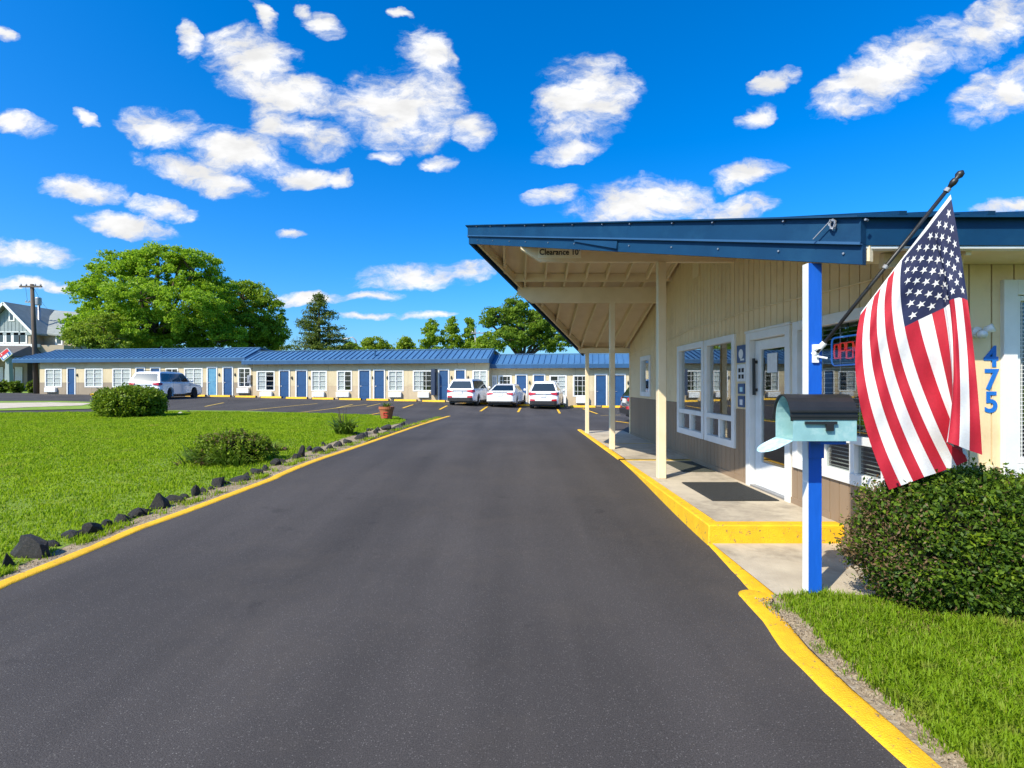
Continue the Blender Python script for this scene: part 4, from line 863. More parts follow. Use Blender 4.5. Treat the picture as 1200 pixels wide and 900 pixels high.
# ------------------------------------------------------------------ grass
def inside(P, poly):
    x, y = P[:, 0], P[:, 1]; c_ = np.zeros(len(P), bool); n = len(poly)
    for i in range(n):
        (x1, y1), (x2, y2) = poly[i], poly[(i+1) % n]
        if y1 == y2: continue
        c_ ^= ((y1 > y) != (y2 > y)) & (x < (x2-x1)*(y-y1)/(y2-y1)+x1)
    return c_
def edge_dist(P, poly):
    best = np.full(len(P), 1e9)
    for a, b in zip(poly, poly[1:]+poly[:1]):
        a = np.array(a); b = np.array(b); t = np.clip(((P-a)@(b-a))/((b-a)@(b-a)), 0, 1); best = np.minimum(best, np.linalg.norm(P-a-t[:, None]*(b-a), axis=1))
    return best
def blades(P, zoff, ln, wd):
    n = len(P); a = RNG.uniform(0, 2*PI, n); o = np.stack([np.cos(a), np.sin(a), np.zeros(n)], 1); s = np.stack([-o[:, 1], o[:, 0], np.zeros(n)], 1)*wd[:, None]
    B = np.stack([P[:, 0], P[:, 1], zoff], 1); bend = RNG.uniform(.15, .9, n)[:, None]; l = ln[:, None]; Z = np.array([0, 0, 1.0])
    m = B+o*l*bend*.25+Z*l*.6; t = B+o*l*bend*.85+Z*l*(1.05-bend*.42)
    V = np.stack([B-s, B+s, m+s*.8, m-s*.8, t], 1).reshape(-1, 3); I = np.arange(n)*5
    return V, [np.stack([I, I+1, I+2, I+3], 1), np.stack([I+3, I+2, I+4], 1)]
def lawn_grass(poly, n, name, mat, off, ysel, lnf, wdf, keepedge=.05, offpoly=None):
    xs = [p[0] for p in poly]; P = np.stack([RNG.uniform(max(min(xs), -26), max(xs), n), ysel(n)], 1)
    P = P[inside(P, poly)]; P = P[P[:, 0] > -P[:, 1]*1.45-2.5]; P = P[P[:, 0] < P[:, 1]*1.6+1.5]
    ed = edge_dist(P, poly); P = P[(ed > keepedge) | (RNG.uniform(0, 1, len(P)) < .35)]; ed = edge_dist(P, poly)
    P = P+RNG.normal(0, .025, P.shape)*(1 if offpoly else 2); d = P[:, 1]; clump = .85+.2*np.sin(P[:, 0]*3.1+np.sin(P[:, 1]*2.3)*2)*np.sin(P[:, 1]*2.7+P[:, 0])+.22*np.sin(P[:, 0]*8.3+np.sin(P[:, 1]*5.1)*2)*np.sin(P[:, 1]*7.7+P[:, 0]*2)
    z = ground(P[:, 0], P[:, 1])+off(edge_dist(P, offpoly) if offpoly else ed)-.004
    V, Q = blades(P, z, lnf(d)*RNG.uniform(.5, 1.3, len(P))*clump, wdf(d)*RNG.uniform(.7, 1.3, len(P)))
    o = npmesh(name, V, Q, mat); o['kind'] = 'stuff'; return o
ys = lambda n: 3.6+20.5*RNG.uniform(0, 1, n)**1.35
lawn_grass(LAWN, 780000, 'grass', 'grass_blade', lambda e: .008+.05*ss(0, 2.5, e), ys, lambda d: .054+.0008*d, lambda d: .0032+.00050*d)
RGB_ = [(1.89, .9), (1.91, 2.2), (1.90, 2.7), (1.93, 3.1), (1.97, 3.5), (1.99, 3.80), (2.32, 3.86), (2.45, 3.74), (2.68, 3.36), (3.1, 3.22), (5, 3.20), (5, .9)]
lawn_grass(RGB_, 135000, 'grass', 'grass_near', lambda e: .006+.05*ss(.06, .5, e), lambda n: RNG.uniform(1.5, 3.9, n), lambda d: .085+0*d, lambda d: .0036+0*d, .0, RG)
# stray tufts in the verges and dry straw under the bush
P = np.stack([RNG.uniform(1.80, 1.97, 2600), RNG.uniform(1.5, 3.7, 2600)], 1); P = P[(np.sin(P[:, 1]*9)+np.sin(P[:, 1]*23)+RNG.normal(0, .4, len(P))) > 1.0]
V, Q = blades(P, ground(P[:, 0], P[:, 1])+.01, RNG.uniform(.015, .04, len(P)), np.full(len(P), .0022)); npmesh('grass_tufts', V, Q, 'grass_near')['kind'] = 'stuff'
tt = RNG.uniform(0, 1, 9000); ly = np.array([p[:2] for p in YL]); yl = 3.8+18.5*tt**1.5; xl = np.interp(yl, ly[:, 1], ly[:, 0]); P = np.stack([xl-.12-np.abs(RNG.normal(0, .13, len(yl))), yl], 1); P = P[(np.sin(P[:, 1]*5)+np.sin(P[:, 1]*13.7)+RNG.normal(0, .5, len(P))) > .25]
V, Q = blades(P, ground(P[:, 0], P[:, 1])+.01, RNG.uniform(.03, .08, len(P)), np.full(len(P), .005)); npmesh('grass_tufts', V, Q, 'grass_blade')['kind'] = 'stuff'
P = np.stack([RNG.uniform(2.45, 4, 1500), RNG.uniform(3.12, 3.5, 1500)], 1); V, Q = leaves(np.stack([P[:, 0], P[:, 1], ground(P[:, 0], P[:, 1])+.075+RNG.uniform(0, .012, len(P))], 1), RNG.uniform(.01, .03, len(P)), .25); npmesh('leaf_litter', V, Q, 'dry_leaf')['kind'] = 'stuff'
n = 9000; tt = RNG.uniform(0, 1, n); yl = 3.0+19*tt**1.6; xl = np.interp(yl, ly[:, 1], ly[:, 0])-.07-RNG.uniform(0, .34, n); zz = ground(xl, yl)+.014
n2 = 2500; yr = RNG.uniform(1.4, 3.8, n2); xr = 1.83+RNG.uniform(-.03, .10, n2); xl = np.concatenate([xl, xr]); yl = np.concatenate([yl, yr]); zz = np.concatenate([zz, ground(xr, yr)+.014])
V, Q = leaves(np.stack([xl, yl, zz], 1), RNG.uniform(.003, .010, len(xl)), .8); npmesh('gravel_chips', V, Q, 'gravel_chip')['kind'] = 'stuff'

# ------------------------------------------------------------------ motel wings
ME = Vector((1, -.1477, 0)).normalized(); MN = Vector((ME.y, -ME.x, 0)); MP = Vector((1.5, 35.5, 0))
def ms(px, back=0.0):
    p = MP-MN*back; k = (px-600)/F     # k*t = p.x+e.x*s ; t = p.y+e.y*s
    return (k*p.y-p.x)/(ME.x-k*ME.y)
def wing(label, px0, px1, zb, back, wins, doors, acs, rpx0, rpx1, lower, hipleft, ztop_h, extra=None):
    W = thing('motel_wing', label, 'building', (0, 0, 0), 'wings of the long motel')
    u0 = ms(px0, back); conv = lambda px: ms(px, back)-u0; Lw = conv(px1); Hw = 2.72
    ops = []
    for a, b, z0, z1, *_ in wins: ops.append((conv(a)+.06, conv(b)-.06, z0+.06, z1-.06))
    for a, b, *_ in doors: ops.append((conv(a), conv(b), .0, 2.13))
    wall, low, back_ = MB(), MB(), MB()
    strips(wall, 0, Lw, 1.22, .01, 1.0, lambda u: Hw, ops, lambda a, b, s, t: wall.box((a, 0, s), (b, .12, t)))
    strips(low, 0, Lw, 1.22, .01, -.9, lambda u: .997, ops, lambda a, b, s, t: low.box((a, -.004, s), (b, .12, t)))
    wall.box((-.0, .13, -.9), (.14, 6, Hw)); wall.box((Lw-.14, .13, -.9), (Lw, 6, Hw)); wall.box((.15, 5.9, -.9), (Lw-.15, 6, Hw))
    wall.build('wall', 'motel_wall', W); low.build('lower_wall', lower, W)
    mb = MB(); mb.box((.15, .6, .02), (Lw-.15, .64, Hw)); mb.box((.15, .13, -.05), (Lw-.15, 5.9, .01)); mb.build('interior', 'dark_room', W)
    # roof: sloped standing seam front, ridge, rear slope
    r0, r1 = ms(rpx0, back)-u0, ms(rpx1, back)-u0; oh = .42; ze = Hw-.02; zr = ze+ztop_h; yr = 1.5
    hl = 1.9 if hipleft else 0
    mb = MB(); T = .05
    mb.hexa([(r0, -oh, ze+.16), (r1, -oh, ze+.16), (r1, yr, zr), (r0+hl, yr, zr)], [(r0, -oh, ze+.16+T), (r1, -oh, ze+.16+T), (r1, yr, zr+T), (r0+hl, yr, zr+T)])
    mb.hexa([(r0+hl, yr, zr), (r1, yr, zr), (r1, 6.3, zr-.3), (r0, 6.3, zr-.3)], [(r0+hl, yr, zr+T), (r1, yr, zr+T), (r1, 6.3, zr-.3+T), (r0, 6.3, zr-.3+T)])
    if hipleft: mb.hexa([(r0, -oh, ze+.16), (r0+hl, yr, zr), (r0, 6.3, zr-.3)], [(r0, -oh, ze+.16+T), (r0+hl, yr, zr+T), (r0, 6.3, zr-.3+T)])
    sx = r0+.2
    while sx < r1-.05:
        f = 1.0 if not hipleft else min(1, (sx-r0)/hl)
        mb.beam((sx, -oh, ze+.16+T+.015), (sx, -oh+(yr+oh)*f, ze+.16+T+.015+(zr-ze-.16)*f), .05, .09); sx += .42
    mb.box((r0+hl, yr-.08, zr+T+.02), (r1, yr+.08, zr+T+.06))
    mb.build('roof', 'roof_blue', W, fixn=True)
    mb = MB(); mb.box((r0, -oh-.03, ze-.10), (r1, -oh, ze+.17)); mb.box((r1-.05, -oh, ze-.10), (r1, 1.2, ze+.155)); mb.box((r0, -oh, ze-.10), (r0+.05, 6.2, ze+.155))
    mb.hexa([(r1-.03, -oh, ze+.15), (r1+.01, -oh, ze+.15), (r1+.01, yr, ze+.15), (r1-.03, yr, ze+.15)], [(r1-.03, -oh, ze+.17), (r1+.01, -oh, ze+.17), (r1+.01, yr, zr), (r1-.03, yr, zr)])
    sx = r0+.3
    while sx < r1: mb.box((sx, -oh-.034, ze-.098), (sx+.02, -oh-.03, ze+.165)); sx += .9
    mb.build('fascia', 'fascia_blue', W)
    mb = MB(); mb.box((r0+.06, -oh+.005, ze-.04), (r1-.06, .0, ze-.02)); mb.build('soffit', 'motel_wall', W)
    for a, b, z0, z1, nx_c, kind in wins:
        a, b = conv(a), conv(b); fr = MB(); t = .085
        fr.box((a-.01, -.025, z0), (a+t, .06, z1)); fr.box((b-t, -.025, z0), (b+.01, .06, z1)); fr.box((a+t, -.024, z1-t), (b-t, .06, z1)); fr.box((a+t, -.024, z0), (b-t, .06, z0+t))
        for k in range(1, nx_c):
            m = a+(b-a)*k/nx_c; w_ = .03 if k*2 == nx_c else .012; fr.box((m-w_, -.008, z0+t), (m+w_, .03, z1-t))
        for k in range(1, 4): zc = z0+(z1-z0)*k/4; fr.box((a+t, -.006, zc-.010), (b-t, .028, zc+.010))
        w = fr.build('window', 'white_paint', W)
        g = MB(); g.box((a+t-.02, .02, z0+t-.02), (b-t+.02, .025, z1-t+.02)); g.build('pane', 'motel_glass', w)
        cu = MB(); spans = {'full': [(0, 1)], 'left': [(0, .52)], 'right': [(.5, 1)], 'none': [(0, .07), (.93, 1)], 'gap': [(0, .42), (.58, 1)]}[kind]
        for f0, f1 in spans:
            ca, cb = a+t+(b-a-2*t)*f0, a+t+(b-a-2*t)*f1; m = max(2, int((cb-ca)/.04)); row = [(ca+(cb-ca)*k/m, .05+.009*math.sin(k*1.9)) for k in range(m+1)]
            cu.add([(x, y, z0+.05) for x, y in row]+[(x, y, z1-.05) for x, y in row], [(k, k+1, m+2+k, m+1+k) for k in range(m)])
        cu.build('curtain', 'curtain', w, smooth=True)
    for a, b, m, *lb in doors:
        a, b = conv(a), conv(b); fr = MB(); fr.box((a-.07, -.04, 0), (a+.02, .08, 2.13)); fr.box((b-.02, -.04, 0), (b+.07, .08, 2.13)); fr.box((a-.07, -.041, 2.11), (b+.07, .08, 2.21)); fr.build('door_frame', 'white_paint', W)
        d = MB(); d.box((a+.025, .02, .02), (b-.025, .065, 2.105)); d.box((a+.1, .008, .2), (b-.1, .0195, .9)); d.box((a+.1, .008, 1.05), (b-.1, .0195, 1.95)); d = d.build('door', m, W)
        if lb: d['label'] = lb[0]
        h = MB(); h.tube([(a+.09, .02, .98), (a+.09, -.03, .98), (a+.18, -.03, .98)], .014, 6); h.lathe([(.03, 0), (.03, -.012)], (a+.09, .02, .98), 10, 0, 'y'); h.build('handle', 'grey_metal', d)
        lm = MB(); lm.box((b+.18, -.07, 1.5), (b+.27, -.004, 1.66)); lm.box((b+.2, -.04, 1.66), (b+.25, -.004, 1.72)); lm.build('wall_lamp', 'black_metal', W)
    for a, b, z0, z1 in acs:
        a, b = conv(a), conv(b); ac = MB(); ac.box((a, -.2, z0), (b, -.006, z1)); q = ac.build('air_conditioner', 'white_metal', W, bevel=.015)
        gr = MB()
        for k in range(5): zc = z0+.06+(z1-z0-.12)*k/4; gr.box((a+.05, -.212, zc-.008), (b-.05, -.201, zc+.008))
        gr.build('grille', 'white_paint', q)
    if extra: extra(W, conv)
    p = MP-MN*back+ME*u0; W.location = (p.x, p.y, zb); W.rotation_euler = (0, 0, math.atan2(ME.y, ME.x)); return W
DB = 'door_blue'
def WN(a, b, k='full', n=2, z0=.62, z1=2.12): return (a, b, z0, z1, n, k)
def exl(W, conv):
    a = conv(291.8); mb = MB(); mb.box((a, -.22, .95), (a+.28, -.006, 1.55)); mb.box((a+.06, -.26, 1.2), (a+.22, -.221, 1.45)); mb.build('meter_box', 'grey_metal', W)
    mb = MB(); a = conv(184); mb.tube([(a, .5, 3.3), (a, .5, 3.75), (a-.12, .45, 3.8)], .03, 8); mb.build('vent_pipe', 'fascia_blue', W)
wing('left wing of the motel with a hipped blue roof end and dark lower wall', 46.5, 296, .72, .35,
     [WN(53, 72.5), WN(99.5, 120.5), WN(132, 153.5), WN(194, 209, 'none'), WN(216, 237.5), WN(279, 294, 'none')],
     [(79.5, 88, DB), (160, 169.5, DB), (177, 187.5, DB), (243.5, 254, 'door_sun_sheen', 'blue door with reflected sun painted into its pale colour'), (262, 272.5, DB)],
     [(54.5, 67.5, .22, .58), (279, 293, .18, .56)], 21, 291, 'motel_lower', True, .98, exl)
def exm(W, conv):
    a, b = conv(507.5), conv(511.8); mb = MB(); mb.box((a, -.5, .35), (b, -.006, 2.2)); tag(mb.build('cabinet', 'navy_panel', W), 'tall narrow navy cabinet beside a window')
    mb = MB(); p = conv(438); mb.tube([(p, .2, 3.1), (p, .2, 3.6)], .06, 8); mb.build('vent_pipe', 'fascia_blue', W)
wing('middle wing of the motel with a row of white windows under its blue roof', 296.2, 573, .46, 0,
     [WN(301, 322, 'left'), WN(365, 383), WN(395, 412.5, 'left'), WN(455, 473), WN(484, 507, 'left', 3), WN(554, 571)],
     [(328, 339, DB), (347.5, 359.5, DB), (421, 433.5, DB), (438.5, 450.5, DB), (514.5, 525.5, DB), (534, 545, DB)],
     [(306, 320, .18, .56), (367, 381, .18, .56), (395, 410, .18, .56), (456.5, 471, .18, .56), (490.5, 503.5, .16, .56)], 287.5, 574.5, 'motel_lower_tan', False, .92, exm)
wing('right wing of the motel with the lowest blue roof, partly behind the office canopy', 574, 812, .10, .75,
     [WN(577, 582, 'none', 2), WN(584, 599.5, 'none', 3), WN(644, 664, 'right'), WN(671.5, 688, 'none', 3), WN(745, 760)],
     [(605, 617, DB), (625.5, 638, DB), (698, 710.5, DB), (720, 732, DB), (775, 787, DB)],
     [(650, 663.5, .12, .6), (675, 690.5, .16, .56)], 572.5, 815, 'motel_lower_tan', False, .92)
# wheel stops along the wings
ws = MB(); ws.hexa([(-.82, -.09, 0), (.82, -.09, 0), (.82, .09, 0), (-.82, .09, 0)], [(-.80, -.05, .13), (.80, -.05, .13), (.80, .05, .13), (-.80, .05, .13)]); ws.box((-.86, -.085, 0), (-.822, .085, .12), 1); ws.box((.822, -.085, 0), (.86, .085, .12), 1)
w0 = ws.build('wheel_stop', ['yellow_paint', 'black_rubber']); first = True
for s in np.arange(-33.5, 6.0, 2.05):
    o = w0 if first else w0.copy()
    if not first: COL.objects.link(o)
    first = False
    p = MP+ME*s+MN*(1.0 if s > -19 else .9); o.location = (p.x, p.y, float(ground(p.x, p.y))); o.rotation_euler = (0, 0, math.atan2(ME.y, ME.x)); tag(o, 'yellow wheel stop with black ends along the foot of the motel wall', 'wheel stop', 'yellow wheel stops along the motel')
# faint bay lines
def line(p, q, w, mat, off=.006):
    a, b = G(*p), G(*q); P = resample([a[:2], b[:2]], .5); mb = MB(); d = (P[-1]-P[0]).normalized(); n = Vector((d.y, -d.x))*w/2; V = []
    for v in P:
        for k in (n, -n): V.append((v.x+k.x, v.y+k.y, float(ground(v.x+k.x, v.y+k.y))+off))
    mb.add(V, [(2*i, 2*i+1, 2*i+3, 2*i+2) for i in range(len(P)-1)]); return struct(mb.build('road_marking', mat, fixn=True))
for p, q, w, m in (((290, 481), (372, 473), .12, 'faded_yellow'), ((345, 484), (430, 474), .12, 'faded_yellow'), ((425, 487.5), (445, 484), .12, 'yellow_paint'), ((480, 499), (527, 487.5), .12, 'yellow_paint'), ((472, 478.3), (484, 474.2), .12, 'yellow_paint'), ((515, 480), (524, 475.5), .12, 'yellow_paint'),
                   ((563, 482), (571, 476.6), .12, 'yellow_paint'), ((607, 483), (610, 478), .12, 'yellow_paint'), ((656, 484.5), (653, 479), .12, 'yellow_paint'), ((700, 485), (683, 479), .12, 'yellow_paint'), ((704, 487), (727, 486.4), .12, 'faded_yellow'), ((395, 478), (413, 474), .12, 'faded_yellow'), ((240, 476.5), (262, 472), .12, 'faded_yellow'), ((720, 493.5), (738, 496), .12, 'yellow_paint'), ((430, 476.5), (446, 473), .1, 'faded_yellow')):
    line(p, q, w, m)

# ------------------------------------------------------------------ cars
def car(name, label, Lc, W, H, kind, paint, group=None):
    t = thing(name, label, 'car', (0, 0, 0), group); wr = .345*H/1.66 if kind != 'sedan' else .325; xr = .19*Lc; xf = .80*Lc; belt = H*.60 if kind != 'sedan' else H*.66; gb = .2
    def arc(cx, r): return [(cx+r*math.cos(a), wr+r*math.sin(a)) for a in np.linspace(0, PI, 9)]
    hood = belt-.02
    if kind == 'sedan': top = [(.02, .55), (.03, belt-.1), (.12, belt-.02), (.75, belt+.03), (.62*Lc, belt+.01), (.93*Lc, belt-.18), (.985*Lc, belt-.32), (Lc, .42), (.98*Lc, gb)]
    else: top = [(.0, .58), (.05, .80), (.08, belt-.02), (.16, belt+.03), (.66*Lc, belt+.03), (.70*Lc, belt), (.93*Lc, belt-.13), (.985*Lc, belt-.28), (Lc, .45), (.98*Lc, gb)]
    bot = arc(xf, wr+.07)+arc(xr, wr+.07)
    bot = [(p[0], max(p[1], gb)) for p in bot]
    prof = [(.06, gb+.1), (.02, .36)]+top+[(xf+wr+.07, gb)]+bot[0:9]+[(xr+wr+.07, gb)]+bot[9:]+[(xr-wr-.07, gb+.02)]
    prof = [p for i, p in enumerate(prof) if i == 0 or (abs(p[0]-prof[i-1][0])+abs(p[1]-prof[i-1][1])) > .004]
    cxm, czm = Lc/2, .6
    def ring(y, ins):
        out = []
        for x, z in prof:
            k = 1-ins*1.9/(Lc/2)
            zz = czm+(z-czm)*(1-ins*1.0) if z > czm else z+ins*.25*(z < .4)
            out.append((cxm+(x-cxm)*k, y, zz))
        return out
    hw = W/2; rings = [ring(-hw, .17), ring(-hw+.02, .10), ring(-hw+.07, .045), ring(-hw+.18, .015), ring(-hw*.4, 0), ring(hw*.4, 0), ring(hw-.18, .015), ring(hw-.07, .045), ring(hw-.02, .10), ring(hw, .17)]
    n = len(prof); mb = MB(); V = [p for r in rings for p in r]; Fc = [(i*n+k, i*n+(k+1) % n, (i+1)*n+(k+1) % n, (i+1)*n+k) for i in range(len(rings)-1) for k in range(n)]
    Fc += [tuple(range(n)), tuple(range((len(rings)-1)*n, len(rings)*n))]
    mb.add(V, Fc); body = mb.build('body', paint, t, fixn=True, smooth=False)
    # cabin
    if kind == 'sedan': cab = [(.62, belt+.01), (1.45, H-.07), (1.8, H-.01), (2.45, H), (2.85, H-.05), (.665*Lc, belt)]
    elif kind == 'big': cab = [(.10, belt), (.42, H-.12), (.62, H-.03), (1.6, H), (2.6, H-.03), (2.95, H-.10), (.70*Lc, belt)]
    else: cab = [(.12, belt), (.45, H-.13), (.62, H-.03), (1.5, H), (2.2, H-.03), (2.55, H-.1), (.70*Lc, belt)]
    def cy(z): return hw-.05-(z-belt)/(H-belt)*.24
    def cring(sgn, f, s): return [(Lc*.45+(x-Lc*.45)*(1-.0), sgn*max(cy(z)-f, .1), belt+(z-belt)*(1-s)) for x, z in cab]
    rs = [cring(-1, 0, .07), cring(-1, .03, .02), cring(-1, .14, 0), cring(1, .14, 0), cring(1, .03, .02), cring(1, 0, .07)]; n = len(cab)
    mb = MB(); mb.add([p for r in rs for p in r], [(i*n+k, i*n+(k+1) % n, (i+1)*n+(k+1) % n, (i+1)*n+k) for i in range(5) for k in range(n)]+[tuple(range(n)), tuple(range(5*n, 6*n))])
    mb.build('cabin', paint, t, fixn=True)
    # glass: tilted panes a few mm proud of the cabin
    def quad(pts, off, mat, nm, par=t, th=.012):
        p = [Vector(q) for q in pts]; nn = (p[1]-p[0]).cross(p[2]-p[0]).normalized()
        if nn.dot(Vector(off)) < 0: nn = -nn
        m = MB(); m.hexa([q-nn*.03 for q in p], [q+nn*th for q in p]); return m.build(nm, mat, par, fixn=True)
    (xa, za), (xb, zb) = cab[0], cab[1]
    def lerp2(f): return xa+(xb-xa)*f, za+(zb-za)*f
    f0, f1 = (.10, .92) if kind == 'sedan' else (.10, .93); x0, z0 = lerp2(f0); x1, z1 = lerp2(f1)
    quad([(x0, -(cy(z0)-.10), z0), (x0, cy(z0)-.10, z0), (x1, cy(z1)-.12, z1), (x1, -(cy(z1)-.12), z1)], (-1, 0, .3), 'car_glass', 'rear_window')
    (xa, za), (xb, zb) = cab[-1], cab[-2]; x0, z0 = lerp2(.08); x1, z1 = lerp2(.94)
    quad([(x0, -(cy(z0)-.09), z0), (x0, cy(z0)-.09, z0), (x1, cy(z1)-.10, z1), (x1, -(cy(z1)-.10), z1)], (1, 0, .3), 'car_glass', 'windshield')
    zt = H-.15; zl = belt+.045; rear0 = cab[0][0]+.28; fr1 = cab[-1][0]-.22
    def xr_at(z): return cab[0][0]+(cab[1][0]-cab[0][0])*(z-belt)/(cab[1][1]-belt)
    def xf_at(z): return cab[-1][0]+(cab[-2][0]-cab[-1][0])*(z-belt)/(cab[-2][1]-belt)
    bp_ = Lc*.475; cp_ = Lc*(.27 if kind != 'sedan' else .30)
    for sg in (-1, 1):
        def P(x, z): return (x, sg*(cy(z)-.0), z)
        if kind != 'sedan':
            quad([P(xr_at(zl)+.16, zl), P(cp_-.05, zl), P(cp_-.02, zt), P(xr_at(zt)+.14, zt)], (0, sg, .2), 'car_glass', 'side_window')
        quad([P(max(cp_, xr_at(zl)+.1)+.02, zl), P(bp_-.03, zl), P(bp_-.03, zt), P(max(cp_+.04, xr_at(zt)+.08), zt)], (0, sg, .2), 'car_glass', 'side_window')
        quad([P(bp_+.03, zl), P(xf_at(zl)-.2, zl), P(xf_at(zt)-.1, zt), P(bp_+.03, zt)], (0, sg, .2), 'car_glass', 'side_window')
        m = MB(); yy = sg*(hw+.02); m.box((.655*Lc, yy-.0*sg, belt+.02), (.655*Lc+.12, yy+.16*sg, belt+.17)); m.build('mirror', paint, t, bevel=.03)
        for dx_ in (bp_-.32, bp_+.78):
            m = MB(); m.box((dx_, sg*(hw+.001), belt-.13), (dx_+.2, sg*(hw+.03), belt-.10)); m.build('door_handle', paint, t)
        m = MB()
        for xx in (bp_, cp_-.12 if kind == 'sedan' else cp_+.05, .665*Lc): m.box((xx-.006, sg*(hw-.02), .42), (xx+.006, sg*(hw+.003), belt-.03))
        m.box((xr+wr+.12, sg*(hw-.02), .24), (xf-wr-.12, sg*(hw+.012), .33)); m.build('door_seam', 'car_trim', t)
    # rear lamps wrap round the corner
    zl0, zl1 = (belt-.22, belt-.06) if kind == 'sedan' else (belt-.20, belt-.02)
    for sg in (-1, 1):
        m = MB(); xo = .035 if kind != 'sedan' else .03
        bot = [(xo-.02, sg*(hw-.46), zl0+.07), (xo+.02, sg*(hw-.10), zl0), (xo+.22, sg*(hw+.006), zl0+.03), (xo+.3, sg*(hw-.12), zl0+.03), (xo+.2, sg*(hw-.46), zl0+.07)]
        top = [(xo+.02, sg*(hw-.46), zl1-.02), (xo+.05, sg*(hw-.11), zl1), (xo+.26, sg*(hw+.002), zl1-.02), (xo+.34, sg*(hw-.12), zl1-.02), (xo+.2, sg*(hw-.46), zl1-.02)]
        m.hexa(bot, top); m.build('taillight', 'taillight', t, fixn=True)
        if kind == 'suv':
            m = MB(); m.hexa([(-.01, sg*(hw-.42), .50), (.03, sg*(hw-.12), .50), (.2, sg*(hw-.12), .5), (.2, sg*(hw-.42), .5)], [(-.005, sg*(hw-.42), .60), (.04, sg*(hw-.12), .62), (.2, sg*(hw-.12), .62), (.2, sg*(hw-.42), .6)]); m.build('reflector', 'taillight', t, fixn=True)
    m = MB(); y_ = hw-.10
    m.hexa([(-.015, -y_+.16, .30), (.05, -y_, .30), (.2, -y_, .30), (.2, y_, .30), (.05, y_, .30), (-.015, y_-.16, .30)], [(-.03, -y_+.16, .50), (.04, -y_, .50), (.2, -y_, .50), (.2, y_, .50), (.04, y_, .50), (-.03, y_-.16, .50)] if kind != 'sedan' else [(-.02, -y_+.16, .38), (.04, -y_, .38), (.2, -y_, .38), (.2, y_, .38), (.04, y_, .38), (-.02, y_-.16, .38)])
    m.build('rear_bumper', 'car_trim', t, fixn=True)
    m = MB(); pz = .72 if kind != 'sedan' else .70; m.box((-.012 if kind != 'sedan' else -.005, -.16, pz), (.1, .16, pz+.16)); m.build('license_plate', 'paper', t)
    m = MB(); m.box((.02, -.46, pz+.19), (.12, .46, pz+.22)); m.build('trim_bar', 'car_trim', t)
    m = MB(); m.box((.25, -hw+.2, .16), (Lc-.25, hw-.2, .4)); m.build('underbody', 'car_trim', t)
    if kind == 'big':
        for sg in (-1, 1): m = MB(); m.tube([(.6, sg*(hw-.32), H+.02), (1.6, sg*(hw-.32), H+.05), (2.6, sg*(hw-.32), H+.01)], .018, 6); m.build('roof_rail', 'car_trim', t)
    for x in (xr, xf):
        for sg in (-1, 1):
            w_ = MB(); yo = sg*(hw-.01); yi = sg*(hw-.24)
            w_.lathe([(wr*.62, 0), (wr*.9, -.005*sg), (wr, .03*-sg), (wr, (-.20)*sg), (wr*.9, -.23*sg), (wr*.3, -.23*sg)], (x, yo, wr), 28, 0, 'y'); wo = w_.build('wheel', 'black_rubber', t, fixn=True)
            r_ = MB(); r_.lathe([(0, -.035*sg), (.05, -.02*sg), (.06, -.03*sg)], (x, yo, wr), 14, 0, 'y'); r_.lathe([(wr*.56, -.03*sg), (wr*.64, .004*sg), (wr*.64, -.05*sg)], (x, yo, wr), 28, 0, 'y')
            for k in range(5):
                a = 2*PI*k/5+.3
                for da in (-.13, .13): r_.beam((x+.05*math.cos(a), yo-.03*sg, wr+.05*math.sin(a)), (x+wr*.6*math.cos(a+da), yo-.015*sg, wr+wr*.6*math.sin(a+da)), .03, .03, up=(0, 1, 0))
            r_.build('rim', 'rim', wo, fixn=True)
            m = MB(); m.lathe([(0, -.06*sg), (wr*.62, -.06*sg)], (x, yo, wr), 20, 0, 'y'); m.build('brake_disc', 'car_trim', wo)
    return t
def park(c_, px, py, d, yaw, z=None):
    """rear centre of the car at the given place, nose pointing along yaw"""
    x = (px-600)/F*d; c_.location = (x, d, float(ground(x, d))+.005 if z is None else z); c_.rotation_euler = (0, 0, yaw)
NOSE = math.atan2(-MN.y, -MN.x)
c1 = car('parked_car', 'white compact SUV, left of the three cars parked nose-in at the motel', 4.5, 1.84, 1.68, 'suv', 'car_white', 'cars parked nose-in at the motel'); park(c1, 538.5, 0, 31.6, NOSE-.10)
c2 = car('parked_car', 'white sedan parked between two white SUVs', 4.7, 1.80, 1.46, 'sedan', 'car_white', 'cars parked nose-in at the motel'); park(c2, 585.5, 0, 31.5, NOSE-.06)
c3_ = car('parked_car', 'white SUV with black lower bumper, right of the three nose-in cars', 4.55, 1.86, 1.72, 'suv', 'car_white', 'cars parked nose-in at the motel'); park(c3_, 636.5, 0, 31.0, NOSE-.03)
c4_ = car('parked_car', 'large white SUV parked alone by the left wing behind the round bush', 5.0, 2.0, 1.80, 'big', 'car_white'); park(c4_, 167.5, 0, 31.8, NOSE+.2)
c5 = car('parked_car', 'dark car almost hidden behind the far corner of the office', 4.6, 1.82, 1.6, 'suv', 'car_dark'); c5.location = (4.27, 19.6, float(ground(5, 19.3))+.005); c5.rotation_euler = (0, 0, 0)

